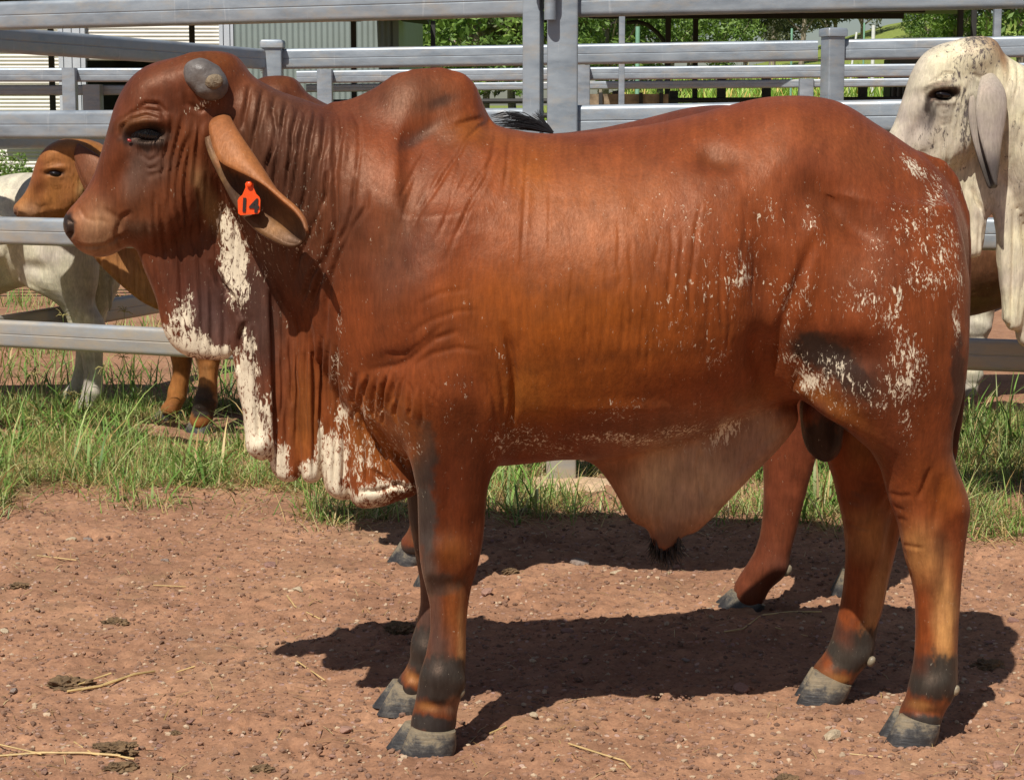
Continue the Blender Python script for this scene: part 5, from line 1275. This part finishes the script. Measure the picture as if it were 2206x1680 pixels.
spots = [(2,890,40,1.0,"bright green leafy bush at the right end of the shed wall"),(2,985,44,.9,"light green bush right of the yard roof's last post"),(0,1010,50,1.1,"tall grey-green gum tree left of the gate frame"),(1,1110,52,1.15,"grey-green gum tree directly behind the gate frame"),
 (1,930,58,1.2,"gum tree behind the bright bush at the shed's end"),(1,1290,48,1.05,"gum tree just right of the centre post"),(2,1300,38,.8,"bright bush just right of the centre post"),(1,1385,54,1.1,"gum tree behind the pale green tree guard"),(2,1420,40,.8,"bright bush between the green pole and the eaves post"),
 (1,1480,50,.9,"gum tree between the two dark eaves posts"),(1,1560,56,1.0,"grey gum tree right of the eaves posts"),(1,1600,70,.8,"rounded tree left of the sky gap"),(1,1715,66,.95,"tree behind the right capped fence post"),(1,1790,76,.95,"tree right of the capped post at the foot of the hill"),
 (1,1850,95,.95,"far tree left of the grass hill's crest"),(1,2010,70,.50,"small gum tree on the right side of the grass hill"),(2,1985,64,.45,"spreading green tree on the hill left of the dark posts"),(2,2040,50,.8,"low green tree between the dark posts and the hill"),(1,2120,44,.85,"dense green tree above the white bull's poll"),(0,2190,48,.8,"tall tree at the right edge above the white bull"),(2,2230,36,.8,"green bush at the far right edge"),
 (1,1200,66,1.3,"distant gum tree behind the centre post"),(1,1650,110,.6,"distant tree showing in the sky gap"),(1,1040,62,1.2,"low gum tree behind the pale branches left of the gate frame"),(1,1440,66,1.2,"distant gum tree behind the eaves posts"),(1,1340,68,1.2,"distant gum tree behind the tall grey post"),(1,1770,105,1.3,"hazy distant tree right of the capped post"),(2,1540,44,.55,"small bush under the gum right of the eaves posts"),(0,1655,92,.9,"tall pale-barked tree standing in the sky gap")]
for i, (k, x, Y, s, lab) in enumerate(spots): put_tree(k, x, Y, s, i*1.7, lab, "tree" if k < 2 else "bush")
put_tree(2, 20, 16.5, .22, .4, "small weedy green bush behind the rails above the cream cow's back", "bush"); put_tree(2, -40, 17.5, .25, 2.4, "second weedy bush at the far left edge behind the rails", "bush")
# ================================================================ grass, stones, straw
GRASSM, nt, b = new_mat("grass_blades")
_a = N(nt, "ShaderNodeAttribute", _attribute_name="gcol")
nt.links.new(_a.outputs["Color"], b.inputs["Base Color"]); b.inputs["Roughness"].default_value = .5; b.inputs["Specular IOR Level"].default_value = .35
_t = nt.nodes.new("ShaderNodeBsdfTranslucent"); nt.links.new(_a.outputs["Color"], _t.inputs[0])
_m = nt.nodes.new("ShaderNodeMixShader"); _m.inputs[0].default_value = .3
nt.links.new(b.outputs[0], _m.inputs[1]); nt.links.new(_t.outputs[0], _m.inputs[2]); nt.links.new(_m.outputs[0], nt.nodes["Material Output"].inputs[0])
def blades(name, X, Y, L, W, lean, az, bend, colr, label=None, z0=None, seg=4):
    n = len(X); r = rs
    Z = (terrain(X, Y) + micro(X, Y)) if z0 is None else z0
    dx, dy = np.cos(az), np.sin(az); V = np.empty((n, (seg+1)*2, 3)); px, py = -dy, dx
    x, y, z = X.copy(), Y.copy(), Z.copy() - .004; ang = lean.copy()
    for s in range(seg+1):
        t = s/seg; w_ = W*(1-t**1.7)*.5 + .0002
        V[:,2*s] = np.stack([x+px*w_, y+py*w_, z], 1); V[:,2*s+1] = np.stack([x-px*w_, y-py*w_, z], 1)
        st = L/seg; x = x + dx*np.sin(ang)*st; y = y + dy*np.sin(ang)*st; z = np.maximum(z + np.cos(ang)*st, Z + .002); ang = ang + bend/seg
    base = (np.arange(n)*(seg+1)*2)[:,None,None]; q = np.array([[2*s, 2*s+1, 2*s+3, 2*s+2] for s in range(seg)])[None]
    Q = (base + q).reshape(-1,4)
    me = mesh_np(name, V.reshape(-1,3), Q, True)
    c = np.repeat(colr, (seg+1)*2, 0).reshape(n, seg+1, 2, 3); g = np.linspace(.8, 1.15, seg+1)[None,:,None,None]; c = c*g
    set_attr(me, "gcol", c.reshape(-1,3), 'FLOAT_COLOR')
    return mkobj(name, me, GRASSM)
def grass_field(n, dens):
    X = rs.uniform(-2.7, 2.7, n); Y = rs.uniform(5.9, 9.3, n)
    return X, Y, rs.rand(n) < dens(X, Y)
def dens(X, Y):
    e = np.interp(X*4200/6.6+1103, [0,350,700,880,1000,1100,1350,1600,2000,2206], [6.52,6.60,6.50,6.72,6.75,6.40,6.25,6.30,6.12,6.10])
    d = sstep(-.18, .45, Y - e + .30*fbm(X*2.3, Y*2.3, octv=3, seed=8))
    cl = fbm(X*3.2, Y*3.2, octv=4, seed=15)
    d = d * np.clip(.50 + 2.2*cl, .02, 1)
    far = np.interp(X, [-2.5,-1.2,-.9,-.5,2.5], [9.3,9.1,8.5,8.2,8.6]); d = d*sstep(.35, -.35, Y - far)
    bare = np.exp(-(((X+1.22)/.26)**2 + ((Y-8.75)/.35)**2)); d = d*(1-.85*bare); bare = np.exp(-(((X+.95)/.22)**2 + ((Y-7.75)/.30)**2)); d = d*(1-.6*bare)
    bare = np.exp(-(((X-.18)/.22)**2 + ((Y-7.12)/.16)**2)); d = d*(1-.97*bare)
    mid = np.exp(-(((X-.45)/.62)**2)); d = d*(1-.55*mid)
    return d
def gcolors(n, dry):
    pal = np.array([[.15,.27,.05],[.21,.34,.07],[.11,.21,.04],[.28,.38,.10],[.36,.40,.16]]); dr = np.array([[.42,.30,.12],[.50,.37,.16],[.34,.22,.085],[.46,.40,.20]])
    c = pal[rs.randint(0,5,n)]; m = rs.rand(n) < dry; c[m] = dr[rs.randint(0,4,m.sum())]
    return c*rs.uniform(.85,1.4,(n,1))
def gmake(name, n, Lr, Wr, leanr, bendr, dry, dfun=dens):
    X, Y, k = grass_field(n, dfun); X, Y = X[k], Y[k]; n = len(X); 
    az = rs.uniform(0, 2*np.pi, n)
    tall = .55 + .75*np.clip(fbm(X*1.7, Y*1.7, octv=2, seed=61)+.5, 0, 1)
    return blades(name, X, Y, rs.uniform(*Lr, n)*tall, rs.uniform(*Wr, n), rs.uniform(*leanr, n), az, rs.uniform(*bendr, n), gcolors(n, dry if not callable(dry) else dry(X, Y)))
g1 = gmake("grass", 175000, (.045,.165), (.0025,.005), (.1,1.25), (.0,1.6), .32); tag(g1, "green couch grass growing along the foot of the yard fence", kind='stuff')
g1["category"] = "grass"
g2 = gmake("dry_grass", 60000, (.05,.17), (.002,.004), (.9,1.5), (-.1,.5), .93, lambda X, Y: np.clip(dens(X, Y+.12)*1.1, 0, 1)); tag(g2, "dry yellow thatch of dead grass lying among the green grass", kind='stuff'); g2["category"] = "dry grass"
# weeds sprouting in loose rosettes near the grass edge
def dens2(X, Y): return dens(X, Y)*(fbm(X*5, Y*5, octv=2, seed=77) > .18)
g3 = gmake("broad_grass", 30000, (.14,.36), (.005,.012), (.1,1.0), (.4,1.8), .08, dens2); tag(g3, "longer broad-bladed grass tufts standing above the short grass", kind='stuff'); g3["category"] = "grass"
n = 9000; X = rs.uniform(-4.2, 2.8, n); Y = rs.uniform(9.4, 15, n); k = fbm(X*1.1, Y*1.1, octv=3, seed=66) > .0; X, Y = X[k], Y[k]; n = len(X)
g5 = blades("yard_grass", X, Y, rs.uniform(.08,.26,n), rs.uniform(.005,.010,n), rs.uniform(.1,.9,n), rs.uniform(0,6.28,n), rs.uniform(.2,1.4,n), gcolors(n,.15), z0=terrain(X, Y), seg=3); tag(g5, "tufts of green grass in the yard behind the gate", kind='stuff'); g5["category"] = "grass"
# far grass beyond the yards
n = 26000; X = rs.uniform(-2, 22, n); Y = rs.uniform(20, 50, n); k = np.abs(X/Y) < .30; X, Y = X[k], Y[k]; n = len(X)
g4 = blades("paddock_grass", X, Y, rs.uniform(.12,.35,n), rs.uniform(.02,.04,n), rs.uniform(.1,.7,n), rs.uniform(0,6.28,n), rs.uniform(.2,1,n), gcolors(n,.12)*np.array([[1.5,1.45,1.1]]), z0=terrain(X, Y), seg=2); tag(g4, "rough paddock grass beyond the yards", kind='stuff'); g4["category"] = "grass"  # far grass colour brightened to paint the sunlit slope

# seed-headed stalks at the left, each one a thing
STALK = simple("stalk_green", (.16,.24,.06), .5, 0, .2); SEED = simple("seed_head", (.33,.28,.10), .7, 0, .3, 30)
heads = [((160,905),(150,800),(135,680),"star-shaped seed head high on a thin stalk in front of the slanting rail",0),((268,900),(262,780),(268,672),"star-shaped seed head right of the others, over the orange cow's chest",0),((124,930),(118,830),(120,742),"big drooping seed head hanging in front of the lowest gate rail",1),
 ((40,960),(52,850),(60,770),"pale branching seed stalk at the far left below the rail",0),((92,950),(86,880),(74,806),"nodding seed head just below the lowest gate rail at left",1),((205,960),(215,880),(222,792),"thin bent seed stalk in the middle of the left grass",1),((145,965),(150,900),(150,850),"low spreading seed head close to the left grass edge",0),
 ((250,930),(248,850),(264,770),"slim seed stalk beside the orange cow's leg",0),((90,1000),(85,940),(70,905),"low tan seed head near the left edge of the grass",1),((2060,990),(2090,900),(2110,800),"tall green grass stem rising past the right-hand rail",2),((2150,1010),(2170,900),(2196,720),"tall green stalk in front of the shaded rail at right",2),((2090,1050),(2120,960),(2145,900),"thick dry straw stem leaning in the right-hand grass",3)]
for i, (a, m_, t_, lab, typ) in enumerate(heads):
    g = G(*a); Yk = g[1]; p0 = Vector(g); p1 = Vector(P(*m_, Yk-.03)); p2 = Vector(P(*t_, Yk-.06))
    root = empty("grass_stalk", g); tag(root, lab, "grass stalk", "tall seeding grass stalks")
    m = MB(); pts = [p0.lerp(p1, t)*(1-t) + p1.lerp(p2, t)*t for t in (0,.2,.4,.6,.8,1)]
    m.tube(pts, .0016 if typ < 3 else .004, 5, [1.2,1.1,1,.9,.8,.6]); m.build("stem", STALK if typ != 3 else SEED, root, smooth=True)
    m = MB(); top = pts[-1]
    if typ < 2:
        for k in range(9):
            az = k/9*6.283 + .3*i; el = rnd.uniform(-.2,.9) if typ == 0 else rnd.uniform(-1.0,.5); L = rnd.uniform(.030,.048)
            d = Vector((math.cos(az)*math.cos(el), .5*math.sin(az)*math.cos(el), math.sin(el)+.15)); 
            m.tube([top, top+d*L*.6, top+d*L+Vector((0,0,-.012))], .0017, 5, [.8,1,.6])
        m.build("seed_head", SEED, root, smooth=True)
    else:
        for k in range(3):
            az = rnd.uniform(0,6.28); q = pts[2+k]; d = Vector((math.cos(az), .3*math.sin(az), .7)); m.sweep([q, q+d*.06, q+d*.12+Vector((math.cos(az)*.04,0,-.03))], [(-.004,0),(0,.0008),(.004,0),(0,-.0008)], scales=[.8,1,.1])
        m.build("blade", STALK, root, smooth=True)

# ---- stones
def stone_mesh(seed, flat=.62, sub=2):
    bm = bmesh.new(); bmesh.ops.create_icosphere(bm, subdivisions=sub, radius=1.0); r = random.Random(seed)
    planes = [(Vector((r.gauss(0,1), r.gauss(0,1), r.gauss(0,1))).normalized(), r.uniform(.55,.85)) for _ in range(9)]
    for v in bm.verts:
        p = v.co.copy()
        for nrm, d in planes:
            k = p.dot(nrm) - d
            if k > 0: p -= nrm*k*.95
        v.co = Vector((p.x*1.15, p.y*.9, p.z*flat))
    me = bpy.data.meshes.new("stone"); bm.to_mesh(me); bm.free(); return me
def stone_mat(name, a, b_):
    m, nt, bb = new_mat(name); vec = mapping(nt, src='Object'); f = noise(nt, 2.2, 6, .7, vec)
    nt.links.new(ramp(nt, f, [(.3, a), (.7, b_)]), bb.inputs["Base Color"]); bb.inputs["Roughness"].default_value = .85; bump(nt, bb, noise(nt, 5, 5, .7, vec), .5, .15); return m
SM = [stone_mat("purple_stone", (.24,.125,.095), (.36,.20,.155)), stone_mat("pale_stone", (.42,.31,.19), (.62,.50,.34)), stone_mat("grey_stone", (.24,.175,.14), (.36,.28,.23)), stone_mat("pink_stone", (.34,.18,.13), (.45,.26,.19))]
SME = {}
def put_stone(u, v, px, k, label, seed, group="loose stones on the dirt"):
    g = G(u, v); key = (seed % 6, k)
    if key not in SME: me = stone_mesh(seed % 6 + 3); me.materials.append(SM[k]); SME[key] = me
    o = bpy.data.objects.new("stone", SME[key]); COL.objects.link(o)
    s = px/2/4200*g[1]; o.scale = (s, s, s*.9); o.rotation_euler = (rnd.uniform(-.2,.2), rnd.uniform(-.2,.2), rnd.uniform(0,6.28)); o.location = (g[0], g[1], gz(g[0], g[1]) + s*.12)
    tag(o, label, "stone", group)
for u, v, px, k, lab, s in [(1793,1588,46,1,"pale cream stone on the dirt in front of the hind hooves",0),(1597,1487,44,3,"reddish stone at the near edge of the bull's shadow",1),(582,1225,34,0,"flat purplish stone on the dirt left of the front legs",2),(642,1281,30,1,"pale lumpy stone on the dirt near a bent straw",3),
  (1880,1519,28,0,"brownish stone between the hind hooves",4),(2180,1508,28,1,"small white stone at the right edge behind the hind hoof",5),(1150,1559,24,1,"small pale tan stone right of the front hooves",6),(1163,1585,20,3,"pinkish pebble just below the pale tan stone right of the hooves",7),(745,1573,34,3,"pink flat stone left of the front hooves",8),
  (2180,1340,30,0,"purplish stone at the right edge level with the hock shadow",9),(1040,1346,0,0,"",0),(1325,1235,24,1,"sandy stone between the two bull shadows",11),(1222,1368,32,0,"stone beside the front leg in the first shadow",12),(153,1164,24,1,"cream stone left of the grass edge",13),(190,1162,26,2,"grey stone next to the cream one left of the grass edge",14),
  (1050,1285,36,3,"pink stone at the shadow edge right of the knee",15),(1215,1350,0,0,"",0),(1132,1104,44,2,"grey-pink slab in the shade behind the front leg",16),(1250,1216,44,2,"flat dark slab near the front edge of the second shadow",17),(2150,1660,40,3,"rosy stone at the right edge near the bottom",18),(1800,1900,0,0,"",0),(1845,1668,36,0,"purple stone at the bottom edge of the picture below the hind hooves",19),
  (22,1605,28,3,"orange-pink stone at the lower left edge",20),(357,1210,24,2,"grey stone left below the grass",21),(520,1345,22,0,"small purple stone in the open dirt left",22),(412,1385,24,2,"grey stone in the middle of the left dirt",23),(30,1492,26,2,"grey rounded stone at the left edge",24),(10,1365,24,1,"pale stone on the left edge above the grey one",25),(1050,1470,0,0,"",0)]:
    if px: put_stone(u, v, px, k, lab, s)
for i in range(46):
    put_stone(rnd.uniform(0,2206), rnd.uniform(1180,1675), rnd.uniform(12,22), rnd.choice([0,0,2,3,3]), "small angular pinkish-brown pebble lying loose on the bare dirt", i, "small pebbles on the dirt")
# gravel, one object
def gravel(n, smin_, smax_, name, label):
    base = [stone_mesh(s, .7, 1) for s in (30,31,32,33)]; VB = []; FB = []
    for me in base:
        v = np.empty(len(me.vertices)*3, np.float32); me.vertices.foreach_get("co", v); VB.append(v.reshape(-1,3)); f = np.empty(len(me.loops), np.int32); me.loops.foreach_get("vertex_index", f); FB.append(f.reshape(-1,3))
    Vs = []; Fs = []; Cs = []; off = 0
    pal = np.array([[.24,.130,.080],[.20,.108,.066],[.28,.155,.10],[.17,.092,.056],[.30,.175,.115],[.22,.125,.085],[.25,.13,.08],[.44,.32,.21]])
    for j in range(4):
        m = n//4; v = rs.uniform(0,1,m); Y = 3.35 + 3.9*v**1.3; X = rs.uniform(-1,1,m)*Y*.31
        s = smin_ + (smax_-smin_)*rs.rand(m)**3.2; a = rs.uniform(0,6.28,m); ca, sa = np.cos(a), np.sin(a)
        z = micro(X, Y); B = VB[j]
        P3 = np.empty((m, len(B), 3)); P3[:,:,0] = X[:,None] + s[:,None]*(ca[:,None]*B[None,:,0] - sa[:,None]*B[None,:,1]); P3[:,:,1] = Y[:,None] + s[:,None]*(sa[:,None]*B[None,:,0] + ca[:,None]*B[None,:,1])
        P3[:,:,2] = z[:,None] + s[:,None]*(B[None,:,2]+.05)
        Vs.append(P3.reshape(-1,3)); Fs.append((FB[j][None] + (np.arange(m)*len(B))[:,None,None]).reshape(-1,3) + off); off += m*len(B)
        Cs.append(np.repeat(pal[rs.randint(0,8,m)]*rs.uniform(.8,1.15,(m,1)), len(B), 0))
    me = mesh_np(name, np.concatenate(Vs), np.concatenate(Fs), False); set_attr(me, "gcol", np.concatenate(Cs), 'FLOAT_COLOR')
    mt, nt, b = new_mat(name+"_stone"); a_ = N(nt, "ShaderNodeAttribute", _attribute_name="gcol"); nt.links.new(a_.outputs["Color"], b.inputs["Base Color"]); b.inputs["Roughness"].default_value = .9
    o = mkobj(name, me, mt); tag(o, label, kind='stuff'); o["category"] = "gravel"
gravel(42000, .0016, .010, "gravel", "fine gravel and crumbs of earth scattered over the dirt")
# ---- straw
STRAW = simple("straw", (.52,.36,.15), .55, 0, .25, 20)
def straw(pts, r, label, group="straw stems lying on the dirt"):
    W = []
    for u, v in pts:
        g = G(u, v); W.append((g[0], g[1], gz(g[0], g[1]) + r + .003))
    m = MB(); V_ = [Vector(p) for p in W]; D_ = []
    for a, b_ in zip(V_[:-1], V_[1:]): D_ += [a.lerp(b_, t) for t in (0,.33,.66)]
    D_.append(V_[-1]); m.tube(D_, r, 6, [.8+.3*rnd.random() for _ in D_])
    tag(m.build("straw", STRAW, None, smooth=True), label, "straw", group)
straw([(145,1494),(215,1482),(290,1464),(333,1447)], .0036, "thick pale straw stalk lying across the left foreground"); straw([(160,1480),(240,1466)], .0022, "shorter straw beside the thick pale stalk at left")
straw([(-10,1636),(90,1629),(180,1628),(260,1634)], .0028, "long straw lying along the bottom left corner"); straw([(160,1603),(200,1630),(215,1633)], .002, "short straw crossing the long one in the bottom left corner"); straw([(248,1632),(290,1640)], .0025, "broken straw end right of the long bottom-left straw"); straw([(-8,1618),(90,1632)], .002, "straw crossing into the picture at the lower left edge")
straw([(1560,1366),(1600,1362),(1640,1332),(1700,1325),(1770,1328)], .0022, "forked dry stem lying in the bull's shadow"); straw([(1670,1358),(1740,1370)], .0016, "short straw in the bull's shadow beside the forked stem"); straw([(618,1290),(636,1312),(690,1340)], .002, "bent straw left of the front legs")
straw([(1225,1614),(1300,1632),(1345,1640),(1358,1655)], .0022, "curved twig with a hooked end right of the front hooves"); straw([(1055,1590),(1090,1578)], .002, "small straw piece beside the front hoof"); straw([(80,1205),(165,1212)], .002, "straw lying below the left grass edge"); straw([(330,1262),(400,1258)], .002, "straw piece in the upper left dirt"); straw([(640,1440),(700,1466)], .0016, "faint straw near the tip of the shadow"); straw([(380,1450),(420,1443)], .002, "small straw in the left middle dirt"); straw([(1830,1625),(1900,1632)], .0018, "orange straw at lower right")
V_, F_, C_ = [], [], []
def straw_bits(n):
    v = rs.rand(n); Y = 3.35 + 3.6*v; X = rs.uniform(-1,1,n)*Y*.3; keep = rs.rand(n) < np.clip(.35 + .8*fbm(X*2, Y*2, octv=3, seed=3) + .6*sstep(5.2,6.4,Y), 0, 1); X, Y = X[keep], Y[keep]; n = len(X)
    c = np.array([[.50,.36,.16],[.42,.28,.11],[.58,.46,.24],[.36,.22,.09]])[rs.randint(0,4,n)]
    o = blades("straw_litter", X, Y, rs.uniform(.015,.07,n), rs.uniform(.0012,.0028,n), np.full(n,1.5), rs.uniform(0,6.28,n), rs.uniform(-.1,.12,n), c, z0=micro(X,Y)+.004, seg=3)
    tag(o, "bits of broken straw and chaff littered over the dirt", kind='stuff'); o["category"] = "straw"
straw_bits(2600)
# ---- dung clods and the pale spoil round the centre post
DUNG = simple("dry_dung", (.15,.092,.045), .95, 0, .5, 40, .9, 90)
for i, (u, v, px, lab) in enumerate([(150,1475,74,"dry dung clod beside the thick straw stalk"),(255,1622,70,"dung clod above the long bottom-left straw"),(215,1612,30,"small dung lump left of the bottom-left clod"),(262,1655,60,"dark dung clod at the bottom left edge"),(565,1656,44,"dung clod near the bottom left of the front hooves"),(250,1345,50,"flat dung patch in the middle of the left dirt"),(560,1400,22,"small dung crumb left of the shadow tip"),(376,1582,24,"small dung crumb in the left foreground"),(2130,1440,56,"dung heap at the right edge behind the hock shadow"),(860,1362,56,"dung lump at the far edge of the bull's shadow by the front leg"),(1100,1240,30,"clod at the shadow edge behind the front leg"),(1690,1672,50,"dung clod at the very bottom of the picture"),(40,1270,36,"dung clod at the left edge near the grass")]):
    g = G(u, v); s = px/2/4200*g[1]; bm = bmesh.new(); bmesh.ops.create_icosphere(bm, subdivisions=4, radius=1)
    co = np.array([vv.co[:] for vv in bm.verts]); d = 1 + 1.1*fbm(co[:,0]*2.6+i*7, co[:,1]*2.6, co[:,2]*2.6, octv=5, seed=i, gain=.7)
    for vv, k in zip(bm.verts, d): vv.co = Vector((vv.co.x*k*s*1.1, vv.co.y*k*s*.8, vv.co.z*k*s*.48))
    me = bpy.data.meshes.new("dung"); bm.to_mesh(me); bm.free(); o = mkobj("dung_clod", me, DUNG); o.location = (g[0], g[1], gz(g[0], g[1])+s*.06); tag(o, lab, "dung", "dung clods on the dirt")
SP_ = simple("pale_spoil", (.52,.36,.22), .95, 0, .3, 30, .8, 80)
n1 = 60; V = []; Fc = []
for i in range(14):
    for j in range(n1):
        a = 2*math.pi*j/n1; r_ = i/13; k = 1 + .25*float(vnoise(np.array([math.cos(a)*1.6]), np.array([math.sin(a)*1.6]), seed=4)[0])
        V.append((cpx + math.cos(a)*r_*.30*k, 7.12 + math.sin(a)*r_*.17*k, .028*(1-r_**2) + .008*float(fbm(np.array([math.cos(a)*r_*9]), np.array([math.sin(a)*r_*9]), octv=4, seed=2)[0]) - .008*r_))
for i in range(13):
    for j in range(n1): Fc.append((i*n1+j, (i+1)*n1+j, (i+1)*n1+(j+1)%n1, i*n1+(j+1)%n1))
tag(mkobj("spoil_heap", mesh_py("s", V, Fc, True), SP_), kind='structure')
